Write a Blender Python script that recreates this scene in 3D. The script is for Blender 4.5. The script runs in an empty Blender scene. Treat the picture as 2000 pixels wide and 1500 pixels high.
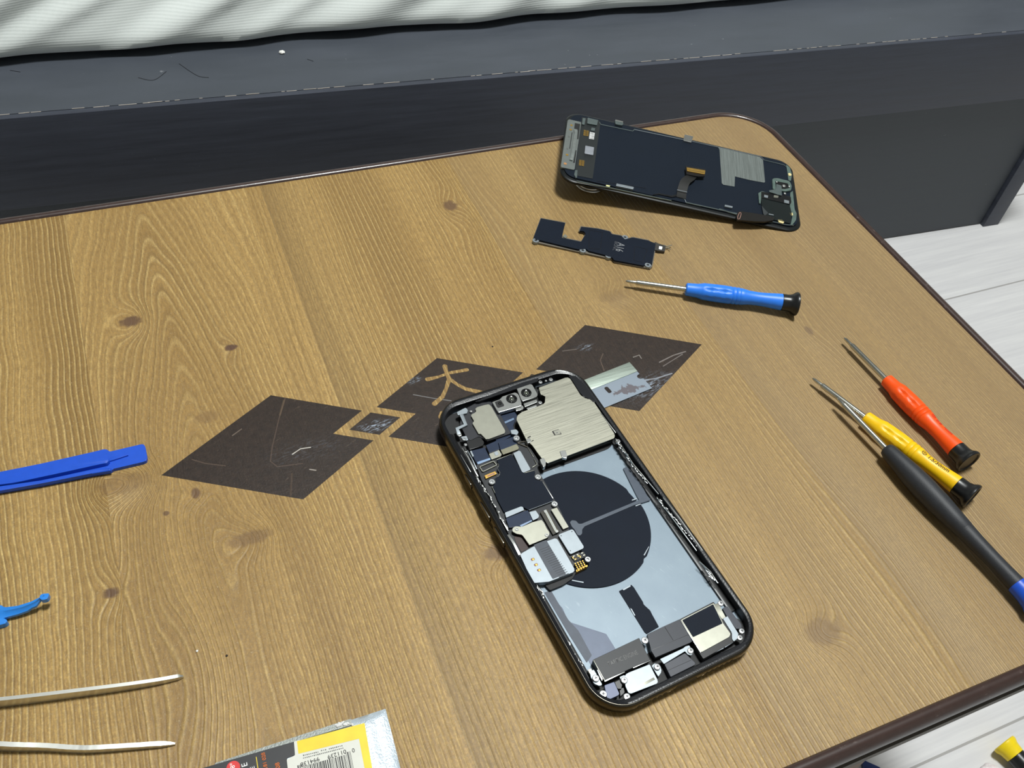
import bpy, bmesh, math, random
from mathutils import Vector, Matrix
random.seed(7)
S = 0.001            # everything below is written in millimetres
TZ = 270.0           # table top above the floor
FOC = 1803.6154975666152
CR = Matrix(((0.920338950535843, -0.37822775160100314, 0.09959911669002418),
             (-0.2206309934460557, -0.7123127626007517, -0.6662825924238838),
             (0.3229522888254389, 0.5912311698100283, -0.7390179449698602)))
CC = Vector((-134.35065797512604, -166.75975026137618, 307.3587759526006 + TZ))
sc = bpy.context.scene
# ---------------------------------------------------------------- camera, light, exposure
cam = bpy.data.cameras.new('camera'); co = bpy.data.objects.new('camera', cam); sc.collection.objects.link(co)
cam.sensor_fit = 'HORIZONTAL'; cam.sensor_width = 36.0; cam.lens = FOC / 2000 * 36; cam.clip_start = 0.01; cam.clip_end = 50
M3 = Matrix((CR[0], -CR[1], -CR[2])).transposed()
co.matrix_world = Matrix.Translation(CC * S) @ M3.to_4x4()
sc.camera = co
sc.view_settings.view_transform = 'Standard'; sc.view_settings.look = 'None'
sc.view_settings.gamma = 1; sc.view_settings.use_curve_mapping = False
sc.view_settings.exposure = 0.0
w = bpy.data.worlds.new('world'); sc.world = w; w.use_nodes = True
w.node_tree.nodes['Background'].inputs[0].default_value = (.85, .93, 1, 1)
w.node_tree.nodes['Background'].inputs[1].default_value = 0.25
def area(name, loc, sx, sy, power, col, target):
    l = bpy.data.lights.new(name, 'AREA'); l.shape = 'RECTANGLE'; l.size = sx; l.size_y = sy; l.energy = power; l.color = col
    o = bpy.data.objects.new(name, l); sc.collection.objects.link(o); o.location = loc
    o.rotation_euler = (Vector(target) - Vector(loc)).to_track_quat('-Z', 'Y').to_euler(); return o
area('ceiling_light', (0.34, 0.22, 2.27), .36, .36, 47, (.97, 1, .985), (0.45, 0.1, 0))

# ---------------------------------------------------------------- frames and tracing
class Frame:
    """a local frame in mm: origin O (absolute), R with axes as columns"""
    def __init__(s, O, R): s.O = Vector(O); s.R = R
    def px(s, u, v, h=0.0):
        d = CR.transposed() @ Vector(((u - 1000) / FOC, (v - 750) / FOC, 1))
        n = s.R @ Vector((0, 0, 1)); p0 = s.O + n * h
        t = (p0 - CC).dot(n) / d.dot(n); q = s.R.transposed() @ (CC + d * t - s.O)
        return (q.x, q.y)
    def mat(s): return Matrix.Translation(s.O * S) @ s.R.to_4x4()
TABLE = Frame((0, 0, TZ), Matrix.Identity(3))
FLOOR = Frame((0, 0, 0), Matrix.Identity(3))
class Crop:
    def __init__(s, x0, y0, k): s.a = (x0, y0, k)
    def __call__(s, fr, pts, h): return [fr.px(s.a[0] + u / s.a[2], s.a[1] + v / s.a[2], h) for u, v in pts]
PX = Crop(0, 0, 1); CA = Crop(840, 700, 5); CB = Crop(860, 860, 6.25); CCr = Crop(900, 920, 5); CD = Crop(1100, 1100, 5)
CE = Crop(1080, 200, 3.846); CF = Crop(1000, 400, 3.3333); C5 = Crop(1140, 720, 4.1667)
CL = Crop(1085, 215, 8.822); CR2 = Crop(1420, 290, 8.825); CM = Crop(1240, 300, 10.526); CI = Crop(420, 1380, 5.5556); CT = Crop(0, 1140, 15)

# ---------------------------------------------------------------- materials
def lin(c):
    if isinstance(c, (tuple, list)) and max(c) > 1: c = [x / 255 for x in c]
    return tuple((x / 12.92 if x <= .04045 else ((x + .055) / 1.055) ** 2.4) for x in c[:3]) + (1,)
class X:
    """small wrapper that turns python arithmetic into Math nodes"""
    nt = None
    def __init__(s, v): s.v = v
    @staticmethod
    def op(o, *a, clamp=False):
        n = X.nt.nodes.new('ShaderNodeMath'); n.operation = o; n.use_clamp = clamp
        for i, q in enumerate(a):
            if isinstance(q, X): X.nt.links.new(q.v, n.inputs[i])
            else: n.inputs[i].default_value = q
        return X(n.outputs[0])
    def __add__(s, o): return X.op('ADD', s, o)
    __radd__ = __add__
    def __sub__(s, o): return X.op('SUBTRACT', s, o)
    def __rsub__(s, o): return X.op('SUBTRACT', o, s)
    def __mul__(s, o): return X.op('MULTIPLY', s, o)
    __rmul__ = __mul__
    def __truediv__(s, o): return X.op('DIVIDE', s, o)
    def abs(s): return X.op('ABSOLUTE', s)
    def exp(s): return X.op('EXPONENT', s)
    def sin(s): return X.op('SINE', s)
    def pow(s, e): return X.op('POWER', s, e)
    def min(s, o): return X.op('MINIMUM', s, o)
    def max(s, o): return X.op('MAXIMUM', s, o)
    def lt(s, o): return X.op('LESS_THAN', s, o)
    def gt(s, o): return X.op('GREATER_THAN', s, o)
    def sqrt(s): return X.op('SQRT', s)
    def clamp(s): return X.op('ADD', s, 0.0, clamp=True)
def rng(v, a, b, c=0.0, d=1.0):
    n = X.nt.nodes.new('ShaderNodeMapRange'); n.clamp = True; X.nt.links.new(v.v, n.inputs[0])
    for i, q in enumerate((a, b, c, d)): n.inputs[i + 1].default_value = q
    return X(n.outputs[0])
def comb(x, y, z=0.0):
    n = X.nt.nodes.new('ShaderNodeCombineXYZ')
    for i, q in enumerate((x, y, z)):
        if isinstance(q, X): X.nt.links.new(q.v, n.inputs[i])
        else: n.inputs[i].default_value = q
    return n.outputs[0]
def noise(vec, scale=1.0, detail=2.0, rough=.5):
    n = X.nt.nodes.new('ShaderNodeTexNoise'); X.nt.links.new(vec, n.inputs['Vector'])
    n.inputs['Scale'].default_value = scale; n.inputs['Detail'].default_value = detail; n.inputs['Roughness'].default_value = rough
    return X(n.outputs['Fac'])
def mixc(f, a, b):
    n = X.nt.nodes.new('ShaderNodeMix'); n.data_type = 'RGBA'; X.nt.links.new(f.v, n.inputs[0])
    for i, q in ((6, a), (7, b)):
        if isinstance(q, tuple): n.inputs[i].default_value = lin(q)
        else: X.nt.links.new(q, n.inputs[i])
    return n.outputs[2]
def newmat(name):
    m = bpy.data.materials.new(name); m.use_nodes = True; X.nt = m.node_tree
    b = m.node_tree.nodes['Principled BSDF']
    tc = m.node_tree.nodes.new('ShaderNodeTexCoord')
    sp = m.node_tree.nodes.new('ShaderNodeSeparateXYZ'); m.node_tree.links.new(tc.outputs['Object'], sp.inputs[0])
    x, y, z = (X(sp.outputs[i]) * 1000.0 for i in range(3))
    return m, b, x, y, z
def setc(b, sock): X.nt.links.new(sock, b.inputs['Base Color'])
def bump(b, h, dist, strength=1.0):
    n = X.nt.nodes.new('ShaderNodeBump'); n.inputs['Distance'].default_value = dist * S; n.inputs['Strength'].default_value = strength
    X.nt.links.new(h.v, n.inputs['Height']); X.nt.links.new(n.outputs[0], b.inputs['Normal'])
def mat(name, col, rough=.5, metal=0.0, var=.12, scale=.35, bmp=0.0, spec=.5, coat=0.0):
    m, b, x, y, z = newmat(name)
    n = noise(comb(x, y, z), scale, 3)
    c = tuple(v / 255 for v in col)
    setc(b, mixc(n, tuple(max(0, v * (1 - var)) for v in c), tuple(min(1, v * (1 + var)) for v in c)))
    b.inputs['Roughness'].default_value = rough; b.inputs['Metallic'].default_value = metal
    b.inputs['Specular IOR Level'].default_value = spec; b.inputs['Coat Weight'].default_value = coat
    if bmp: bump(b, noise(comb(x, y, z), 1.6, 3), bmp)
    return m
def brushed(name, col, rough=.35, along='x', var=.16, ang=0.0, metal=1.0):
    m, b, x, y, z = newmat(name)
    u, v = (x, y) if along == 'x' else (y, x)
    n = noise(comb(u * .05, v * 2.2, z * .5), 1.0, 5, .65)
    n2 = noise(comb(u * .08, v * .35, z), 1.0, 2)
    c = tuple(q / 255 for q in col)
    setc(b, mixc((n * .6 + n2 * .4).clamp(), tuple(q * (1 - var) for q in c), tuple(min(1, q * (1 + var)) for q in c)))
    b.inputs['Metallic'].default_value = metal
    X.nt.links.new(rng(n, .3, .7, rough - .08, rough + .1).v, b.inputs['Roughness'])
    bump(b, n, .012)
    return m

# ---------------------------------------------------------------- geometry helpers
C = sc.collection
def tag(o, label, cat=None, group=None, kind=None):
    if label: o['label'] = label
    if cat: o['category'] = cat
    if group: o['group'] = group
    if kind: o['kind'] = kind
    return o
def thing(name, label, cat, fr=None, group=None):
    o = bpy.data.objects.new(name, None); C.objects.link(o); o.empty_display_size = .01
    if fr is not None: o.matrix_world = fr.mat()
    return tag(o, label, cat, group)
def obj(name, bm, m, parent=None, smooth=30, scale=True):
    bmesh.ops.recalc_face_normals(bm, faces=bm.faces)
    if scale: bmesh.ops.scale(bm, vec=(S, S, S), verts=bm.verts)
    me = bpy.data.meshes.new(name); bm.to_mesh(me); bm.free()
    for q in (m if isinstance(m, list) else [m]): me.materials.append(q)
    o = bpy.data.objects.new(name, me); C.objects.link(o)
    if parent is not None: o.parent = parent
    if smooth:
        me.polygons.foreach_set('use_smooth', [True] * len(me.polygons))
        me.set_sharp_from_angle(angle=math.radians(smooth))
    return o
def roundpoly(pts, r, n=4):
    """round the corners of a polygon by r (mm)"""
    out = []; N = len(pts)
    for i in range(N):
        p = Vector(pts[i]); a = Vector(pts[i - 1]) - p; b = Vector(pts[(i + 1) % N]) - p
        la, lb = a.length, b.length
        if la < 1e-6 or lb < 1e-6: continue
        k = min(r, la * .45, lb * .45)
        p0 = p + a / la * k; p1 = p + b / lb * k
        for j in range(n + 1):
            t = j / n; out.append(tuple(p0 * (1 - t) ** 2 + p * 2 * t * (1 - t) + p1 * t * t))
    return out
def prism(bm, pts, z0, z1, bev=0.0, midx=0):
    vs = [bm.verts.new((x, y, z1)) for x, y in pts]; f = bm.faces.new(vs)
    if f.calc_area() == 0: return
    lo = [bm.verts.new((x, y, z0)) for x, y in pts]
    N = len(pts); fs = [f, bm.faces.new(list(reversed(lo)))]
    for i in range(N): fs.append(bm.faces.new((vs[i], lo[i], lo[(i + 1) % N], vs[(i + 1) % N])))
    for q in fs: q.material_index = midx
    if bev:
        try: bmesh.ops.bevel(bm, geom=list(f.edges), offset=bev, segments=2, affect='EDGES', profile=.6, clamp_overlap=True)
        except Exception: pass
def box(bm, cx, cy, cz, sx, sy, sz, rot=0.0, bev=0.0, M=None):
    g = bmesh.ops.create_cube(bm, size=1.0); vs = g['verts']
    T = Matrix.Translation((cx, cy, cz)) @ Matrix.Rotation(rot, 4, 'Z') @ Matrix.Diagonal((sx, sy, sz, 1))
    if M is not None: T = M @ T
    bmesh.ops.transform(bm, matrix=T, verts=vs)
    if bev: bmesh.ops.bevel(bm, geom=list({e for v in vs for e in v.link_edges}), offset=bev, segments=2, affect='EDGES', profile=.6, clamp_overlap=True)
def cyl(bm, x, y, z0, z1, r, n=24, r2=None, cap=True):
    r2 = r if r2 is None else r2
    a = [bm.verts.new((x + r * math.cos(2 * math.pi * i / n), y + r * math.sin(2 * math.pi * i / n), z0)) for i in range(n)]
    b = [bm.verts.new((x + r2 * math.cos(2 * math.pi * i / n), y + r2 * math.sin(2 * math.pi * i / n), z1)) for i in range(n)]
    for i in range(n): bm.faces.new((a[i], a[(i + 1) % n], b[(i + 1) % n], b[i]))
    if cap: bm.faces.new(b); bm.faces.new(list(reversed(a)))
def vlathe(bm, x, y, prof, n=24):
    """revolve (r,z) about a vertical axis"""
    rings = []
    for r, z in prof:
        rings.append([bm.verts.new((x + max(r, 1e-4) * math.cos(2 * math.pi * i / n), y + max(r, 1e-4) * math.sin(2 * math.pi * i / n), z)) for i in range(n)])
    for k in range(len(rings) - 1):
        for i in range(n): bm.faces.new((rings[k][i], rings[k][(i + 1) % n], rings[k + 1][(i + 1) % n], rings[k + 1][i]))
    return rings
def xlathe(bm, prof, n=36, rot0=0.0):
    """revolve along local X. prof rows: x, r[, lobe depth, lobes]"""
    rings = []
    for row in prof:
        x, r = row[0], row[1]; amp = row[2] if len(row) > 2 else 0; lb = row[3] if len(row) > 3 else 6
        ring = []
        for i in range(n):
            t = 2 * math.pi * i / n + rot0; q = max(r, 1e-3) - amp * max(0, math.cos(lb * t)) ** 2
            ring.append(bm.verts.new((x, q * math.cos(t), q * math.sin(t))))
        rings.append(ring)
    for k in range(len(rings) - 1):
        for i in range(n): bm.faces.new((rings[k][i], rings[k][(i + 1) % n], rings[k + 1][(i + 1) % n], rings[k + 1][i]))
    bm.faces.new(rings[0]); bm.faces.new(list(reversed(rings[-1])))
def stroke(pts, w):
    """outline polygon of a polyline with width w"""
    L, Rr = [], []; P = [Vector(p) for p in pts]
    for i, p in enumerate(P):
        d = (P[min(i + 1, len(P) - 1)] - P[max(i - 1, 0)]).normalized(); n = Vector((-d.y, d.x))
        ww = w[i] if isinstance(w, (list, tuple)) else w
        L.append(tuple(p + n * ww / 2)); Rr.append(tuple(p - n * ww / 2))
    return L + Rr[::-1]
def curvepts(pts, n=6):
    """catmull-rom through points"""
    P = [Vector(p) for p in pts]; out = []
    for i in range(len(P) - 1):
        a, b, c, d = P[max(i - 1, 0)], P[i], P[i + 1], P[min(i + 2, len(P) - 1)]
        for j in range(n):
            t = j / n
            out.append(tuple(.5 * ((2 * b) + (c - a) * t + (2 * a - 5 * b + 4 * c - d) * t * t + (-a + 3 * b - 3 * c + d) * t ** 3)))
    out.append(tuple(P[-1])); return out
def tube(bm, pts, r, n=10, cap=True):
    P = [Vector(p) for p in pts]; rings = []; up = Vector((0, 0, 1))
    for i, p in enumerate(P):
        d = (P[min(i + 1, len(P) - 1)] - P[max(i - 1, 0)]).normalized()
        a = d.cross(up); a = a.normalized() if a.length > 1e-4 else Vector((1, 0, 0)); b = a.cross(d)
        rr = r[i] if isinstance(r, (list, tuple)) else r
        rings.append([bm.verts.new(p + (a * math.cos(2 * math.pi * k / n) + b * math.sin(2 * math.pi * k / n)) * rr) for k in range(n)])
    for k in range(len(rings) - 1):
        for i in range(n): bm.faces.new((rings[k][i], rings[k][(i + 1) % n], rings[k + 1][(i + 1) % n], rings[k + 1][i]))
    if cap: bm.faces.new(rings[0]); bm.faces.new(list(reversed(rings[-1])))
def rrect(x0, x1, y0, y1, r, n=8):
    out = []
    for cx, cy, a0 in ((x1 - r, y1 - r, 0), (x0 + r, y1 - r, 90), (x0 + r, y0 + r, 180), (x1 - r, y0 + r, 270)):
        for j in range(n + 1):
            t = math.radians(a0 + 90 * j / n); out.append((cx + r * math.cos(t), cy + r * math.sin(t)))
    return out
def loft(bm, loops, close=False, midx=0):
    R_ = [[bm.verts.new(p) for p in lp] for lp in loops]; N = len(R_[0])
    for k in range(len(R_) - 1 + (1 if close else 0)):
        a, b = R_[k], R_[(k + 1) % len(R_)]
        for i in range(N):
            f = bm.faces.new((a[i], a[(i + 1) % N], b[(i + 1) % N], b[i])); f.material_index = midx
    return R_
def textmesh(name, body, size, m, parent, x, y, z, rot=0.0, thick=.03, align='LEFT', xs=1.0, wrap=None, bold=0.0, fix=None):
    cu = bpy.data.curves.new(name, 'FONT'); cu.body = body; cu.size = size; cu.align_x = align; cu.align_y = 'CENTER'; cu.resolution_u = 3; cu.offset = bold
    to = bpy.data.objects.new(name + '_tmp', cu); C.objects.link(to); bpy.context.view_layer.update()
    me = bpy.data.meshes.new_from_object(to.evaluated_get(bpy.context.evaluated_depsgraph_get()))
    bpy.data.objects.remove(to); bpy.data.curves.remove(cu)
    bm = bmesh.new(); bm.from_mesh(me); bpy.data.meshes.remove(me)
    if wrap: bmesh.ops.subdivide_edges(bm, edges=[e for e in bm.edges if e.calc_length() > .4], cuts=2)
    T = Matrix.Translation((x, y, z)) @ Matrix.Rotation(rot, 4, 'Z') @ Matrix.Diagonal((xs, 1, 1, 1))
    bmesh.ops.transform(bm, matrix=T, verts=bm.verts)
    if wrap: wrap(bm)
    else:
        g = bmesh.ops.extrude_face_region(bm, geom=bm.faces[:]); bmesh.ops.translate(bm, vec=(0, 0, -thick), verts=[v for v in g['geom'] if isinstance(v, bmesh.types.BMVert)])
    return obj(name, bm, m, parent, smooth=0)
def plate(name, fr, parent, crop, pts, zt, th, m, bev=.12, rnd=.25, label=None):
    bm = bmesh.new(); P = crop(fr, pts, zt)
    if rnd: P = roundpoly(P, rnd, 3)
    prism(bm, P, zt - th, zt, bev)
    o = obj(name, bm, m, parent, smooth=0)
    if label: o['label'] = label
    return o
# ---------------------------------------------------------------- room
def struct(name, bm, m, **k):
    o = obj(name, bm, m, **k); o['kind'] = 'structure'; return o
def mat_floor():
    m, b, x, y, z = newmat('pale_laminate')
    yy = (y - 31.0) / 120.0; row = X.op('FLOOR', yy); fy = yy - row
    seam = (fy - .5).abs().gt(.4935)
    xx = (x + row * 433.0) / 900.0; fx = xx - X.op('FLOOR', xx); seam2 = (fx - .5).abs().gt(.4991)
    n = noise(comb(x * .006, y * .12, row * 3.1), 1.0, 5, .6); n2 = noise(comb(x * .02, y * .5, row), 1.0, 3)
    c = mixc(rng(n * .7 + n2 * .3, .32, .68), (200, 199, 201), (219, 218, 218))
    c = mixc(seam.max(seam2) * .8, c, (148, 145, 142)); setc(b, c)
    b.inputs['Roughness'].default_value = .42; bump(b, (n2 - seam.max(seam2)), .12)
    return m
def mat_wall():
    return mat('wall_paper', (186, 186, 182), .8, scale=.01, var=.02)
MW = mat_wall()
bm = bmesh.new(); box(bm, 300, 300, -20, 4400, 3600, 40); struct('floor', bm, mat_floor(), smooth=0)
bm = bmesh.new(); box(bm, 300, 300, 2320, 4400, 3600, 40); struct('ceiling', bm, mat('ceiling_paint', (215, 215, 212), .8, var=.02), smooth=0)
for nm, c_, s_ in (('wall_back', (300, 2120, 1150), (4400, 40, 2300)), ('wall_front', (300, -1520, 1150), (4400, 40, 2300)),
                   ('wall_left', (-1920, 300, 1150), (40, 3600, 2300)), ('wall_right', (2520, 300, 1150), (40, 3600, 2300))):
    bm = bmesh.new(); box(bm, *c_, *s_); struct(nm, bm, MW, smooth=0)

# ---------------------------------------------------------------- bed
BA = math.atan2(354.6 - 415.3, 720 + 206.5)
BED = Frame((0, 401.8, 0), Matrix.Rotation(BA, 3, 'Z'))
def mat_bed(name, c0, c1, rough):
    m, b, x, y, z = newmat(name)
    n = noise(comb(x * .012, z * .22, y * .05), 1.0, 6, .62)
    d = noise(comb(x, y, z), .22, 2, .5); dust = rng(d, .76, .80)
    c = mixc(rng(n, .3, .7), c0, c1); c = mixc(dust * .35, c, (170, 172, 175)); setc(b, c)
    X.nt.links.new(rng(n, .3, .7, rough, rough + .12).v, b.inputs['Roughness']); bump(b, n, .12)
    return m
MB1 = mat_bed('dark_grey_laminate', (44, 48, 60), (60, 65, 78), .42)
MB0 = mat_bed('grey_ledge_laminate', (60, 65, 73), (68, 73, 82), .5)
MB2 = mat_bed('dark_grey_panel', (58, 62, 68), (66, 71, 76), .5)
bed = thing('bed_frame', 'dark grey wooden bed frame with a flat ledge behind the table', 'bed', BED)
TOPB = 228.0
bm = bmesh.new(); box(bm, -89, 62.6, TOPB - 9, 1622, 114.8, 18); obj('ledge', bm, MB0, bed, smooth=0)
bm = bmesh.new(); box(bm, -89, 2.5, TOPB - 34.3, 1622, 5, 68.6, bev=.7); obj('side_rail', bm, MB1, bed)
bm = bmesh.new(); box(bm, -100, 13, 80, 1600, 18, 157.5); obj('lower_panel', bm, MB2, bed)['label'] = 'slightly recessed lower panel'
bm = bmesh.new(); box(bm, 711, 11, 79.9, 21, 24, 159.6, bev=.6); obj('corner_post', bm, MB1, bed)
bm = bmesh.new(); box(bm, -89, 720, 190, 1622, 1200, 20); obj('platform', bm, MB2, bed)
bm = bmesh.new(); box(bm, 711, 700, 90, 20, 1340, 180); obj('end_panel', bm, MB2, bed)
bm = bmesh.new(); 
for i in range(160):
    x0 = -400 + i * 7 + random.uniform(-3, 3)
    if random.random() < .6: box(bm, x0, 5.1 + random.uniform(-.2, .3), TOPB + .0, random.uniform(2, 9), .4, .14)
o = obj('edge_wear', bm, mat('bare_edge', (190, 180, 168), .7), bed); o['kind'] = 'stuff'
# little crumb and hairs lying on the ledge
MCR = mat('white_crumb', (235, 232, 225), .6)
def crumb(name, fr, u, v, r, m, label, h=0.0, cat='crumb', flat=.5):
    x, y = fr.px(u, v, h); bm = bmesh.new(); bmesh.ops.create_icosphere(bm, subdivisions=3, radius=r)
    for vv in bm.verts: vv.co *= 1 + random.uniform(-.12, .12); vv.co.z *= flat
    bmesh.ops.translate(bm, vec=(0, 0, r * flat * .9), verts=bm.verts)
    o = obj(name, bm, m); o.location = Vector((fr.O.x + 0, 0, 0)) * 0
    W = fr.O + fr.R @ Vector((x, y, h)); o.location = W * S
    return tag(o, label, cat)
crumb('crumb', BED, 551, 104, 2.0, MCR, 'small white oval crumb on the dark bed ledge', h=TOPB)
bm = bmesh.new(); MH = mat('hair', (25, 24, 26), .6)
for k, L in enumerate([[(270, 152), (300, 157), (325, 140)], [(350, 125), (385, 148), (408, 152)], [(600, 116), (612, 120)], [(20, 138), (40, 141)]]):
    pts = curvepts([(*BED.px(u, v, TOPB), TOPB + .25) for u, v in L], 6); tube(bm, pts, .12, 6)
o = obj('loose_hair', bm, MH); o.matrix_world = BED.mat(); tag(o, 'loose dark hairs scattered on the left of the bed ledge', 'hair', kind='stuff')

# mattress under a ribbed white cover
def mat_fabric():
    m, b, x, y, z = newmat('ribbed_white_fabric')
    n = noise(comb(x * .1, y * .1, z * .1), 1.0, 2)
    rib = (z * (2 * math.pi / 1.7) + n * .6).sin() * .5 + .5
    c = mixc(rib * .18 + noise(comb(x, y, z), .8, 3) * .3, (218, 224, 221), (242, 246, 243)); setc(b, c)
    b.inputs['Roughness'].default_value = .9; b.inputs['Sheen Weight'].default_value = .2
    bump(b, rib, .05); return m
bm = bmesh.new(); NX, NZ = 260, 40; x0, x1 = -420, 640
def fold(x, z):
    s = x - .0 * z; d = 0
    for xc, wdt, amp, sl in ((-285, 26, 15, 2.0), (-225, 15, 9, 2.2), (-128, 20, 14, 2.0), (-60, 14, 7, 2.3), (5, 30, 13, 2.1), (70, 18, 8, 2.3), (118, 26, 12, 2.0), (190, 22, 8, 2.4), (260, 34, 9, 2.2), (340, 30, 8, 2.2), (430, 40, 9, 2), (520, 30, 8, 2)):
        t = (x - xc - sl * z) / wdt
        d += amp * (math.exp(-t * t) - .6 * math.exp(-((t + 1.3) * 1.1) ** 2))
    return d
grid = []
for j in range(NZ + 1):
    t = j / NZ; row = []
    for i in range(NX + 1):
        x = x0 + (x1 - x0) * i / NX
        z = t * 190
        wob = 3.0 * math.sin(x * .03 + 1) + 2.0 * math.sin(x * .071 + 2)
        yb = 66 + (x + 200) * .030
        under = 14 * math.exp(-z / 2.5)
        y = yb + under - 9 * (1 - math.exp(-z / 5)) + .5 * z + wob * .6 * math.exp(-z / 30) - .6 * fold(x, z) * min(1, z / 34)
        row.append(bm.verts.new((x, y, TOPB + .6 + z + .8 * (1 + math.sin(x * .045)) * math.exp(-z / 6))))
    grid.append(row)
back = [bm.verts.new((v.co.x, 1100, v.co.z)) for v in grid[-1]]; lowb = [bm.verts.new((v.co.x, 1100, v.co.z)) for v in grid[0]]
grid.append(back); grid.append(lowb); grid.append(grid[0])
for j in range(len(grid) - 1):
    for i in range(NX): bm.faces.new((grid[j][i], grid[j][i + 1], grid[j + 1][i + 1], grid[j + 1][i]))
o = obj('mattress', bm, mat_fabric(), smooth=60); o.matrix_world = BED.mat()
tag(o, 'mattress in a rumpled ribbed white cover on the grey bed frame', 'mattress')

# ---------------------------------------------------------------- table
TX0, TX1, TY0, TY1 = -292.0, 238.5, -110.5, 252.4
def mat_table():
    m, b, x, y, z = newmat('printed_pine_top')
    YC, XC, HA = 75.6, (-102.6, -27.0, 48.6), 49.4
    k = math.tan(math.pi / 6)
    def rho(cx, a): return (x - cx).abs() / a + (y - YC).abs() / (a * k)
    big = rho(XC[0], HA).min(rho(XC[1], HA)).min(rho(XC[2], HA)).lt(1.0)
    clr = rho(-64.8, 18.1).min(rho(10.8, 18.1)).gt(1.0)
    sm = rho(-64.8, 11.2).min(rho(10.8, 11.2)).lt(1.0)
    mask = (big * clr).max(sm)
    # the brush character left bare inside the middle diamond
    c5 = lambda u, v: TABLE.px(300 + u / 2.857, 600 + v / 2.857)
    segs = []
    for pts in ([(1530, 402, 10), (1592, 388, 6), (1650, 367, 7), (1748, 349, 8)], [(1625, 330, 10), (1636, 368, 7), (1650, 400, 9), (1634, 450, 7), (1612, 500, 8), (1568, 538, 10)],
                [(1650, 398, 8), (1692, 430, 7), (1742, 456, 8), (1822, 474, 10)], [(1610, 590, 9), (1602, 612, 9)]):
        for a, bb in zip(pts, pts[1:]): segs.append((c5(*a[:2]), c5(*bb[:2]), a[2] * .118, bb[2] * .118))
    dmin = None
    wob = (noise(comb(x, y), .5, 2) - .5) * .25
    for (ax, ay), (bx, by), ra, rb in segs:
        ex, ey = bx - ax, by - ay; L2 = ex * ex + ey * ey
        h = ((x - ax) * (ex / L2) + (y - ay) * (ey / L2)).clamp()
        qx = x - ax - h * ex; qy = y - ay - h * ey
        d = (qx * qx + qy * qy).sqrt() - (h * (rb - ra) + ra)
        dmin = d if dmin is None else dmin.min(d)
    mask = mask * (dmin + wob).gt(0.0)
    # grain field: straight boards bent around the knots
    w1 = (noise(comb(x * .02, y * .005), 1.0, 2) - .5) * 7.0
    xw = x + w1 + (noise(comb(x * .09, y * .013), 1.0, 2) - .5) * 1.2
    xc = -137.0
    dxc = xw - xc; arch = (dxc * dxc + 14.0).sqrt(); fall = ((x - xc) * (x - xc) * (-1.0 / 1700.0)).exp()
    vee = arch + (y.max(20.0) - 60.0) * fall * .15 + noise(comb(x * .04, y * .016, 7.0), 1.0, 3) * 5.0
    inB = x.gt(-172.5) * x.lt(-84.0)
    phi = inB * vee + (1.0 - inB) * (xw + (noise(comb(x * .01, y * .014, 3.0), 1.0, 2) - .5) * rng(x, -190, -160, 9.0, 0.0))
    knots = [(-152, 166, 9, 7, 10), (-113, 137, 3, 4, 7), (17, 209, 9, 7, 13), (19, 200, 7, 9, 34), (72, 119, 10, 8, 8), (70, 108, 6, 9, 26), (65, -72, 8, 8, 7), (-176, 29, 4, 6, 8), (-141, 63, 5, 6, 7),
             (-126, 36, 9, 10, 9), (-166, 76, 15, 12, 9), (-38, 0, 7, 7, 7), (156, 68, 4, 6, 16), (45, 170, 7, 9, 55), (150, 160, 6, 9, 60), (110, -60, 6, 9, 60), (-150, -10, 12, 14, 40)]
    dark = None
    for i, (kx, ky, A, sx, sy) in enumerate(knots):
        dx = (x - kx) / sx; dy = (y - ky) / sy; g = ((dx * dx + dy * dy) * -1.0).exp()
        phi = phi + g * (A * (1 if i % 2 == 0 else -1))
    kn = (noise(comb(x * .5, y * .5), 1.0, 2) - .5) * 1.6
    for kx, ky, rx, ry, s_ in ((-152, 166, 4.5, 3.2, .9), (-113, 137, 2.7, 1.8, 1.0), (17, 209, 3.6, 4.2, .75), (72, 119, 8, 3.6, .25), (65, -72, 7, 5, .5), (-176, 29, 2.6, 2.0, .9), (-141, 63, 1.6, 2.6, .8),
                             (-126, 36, 8, 3.0, .45), (-166, 76, 9, 5, .35), (-153, 57, 1.1, 1.1, .8), (-38, 0, 5.5, 3.5, .6), (156, 68, 1.6, 3.0, .8), (-130, 100, 5, 3, .3)):
        dx = (x - kx) / rx; dy = (y - ky) / ry; g = rng((dx * dx + dy * dy) + kn, 1.5, .55, 0.0, s_)
        dark = g if dark is None else dark.max(g)
    ph1 = noise(comb(phi * .03, 0.0), 1.0, 2) * 26.0
    s1 = (phi * (2 * math.pi / 2.35) + ph1).sin() * .5 + .5
    lines = s1.pow(3.4)
    groove = ((phi * (2 * math.pi / 2.35) + ph1 - 1.25).sin() * .5 + .5).pow(7.0)
    s2 = noise(comb(phi * 1.1, y * .004), 1.0, 4, .7)
    s2 = s2 * .8 + noise(comb(phi * 2.6, y * .02), 1.0, 2, .5) * .2
    amp = rng(noise(comb(phi * .035, y * .004), 1.0, 2), .38, .62, .25, 1.0) * rng(x, -185, -165, 1.5, .9) * rng(dark, 0, .5, 1, .2)
    gr = noise(comb(x, y), 1.0, 4, .75)
    fine = noise(comb(x * 1.2, y * .25), 1.0, 3, .6)
    band = noise(comb(phi * .022, y * .0012, 4.0), 1.0, 3, .55)
    base = mixc(rng(band, .34, .6), (150, 117, 62), (194, 158, 94))
    base = mixc(rng(s2, .42, .66) * .55, base, (122, 94, 50))
    base = mixc((lines * amp * rng(s2, .3, .6, 1, .5) * .8).clamp(), base, (224, 194, 128))
    base = mixc((groove * amp * .38).clamp(), base, (92, 68, 34))
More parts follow.
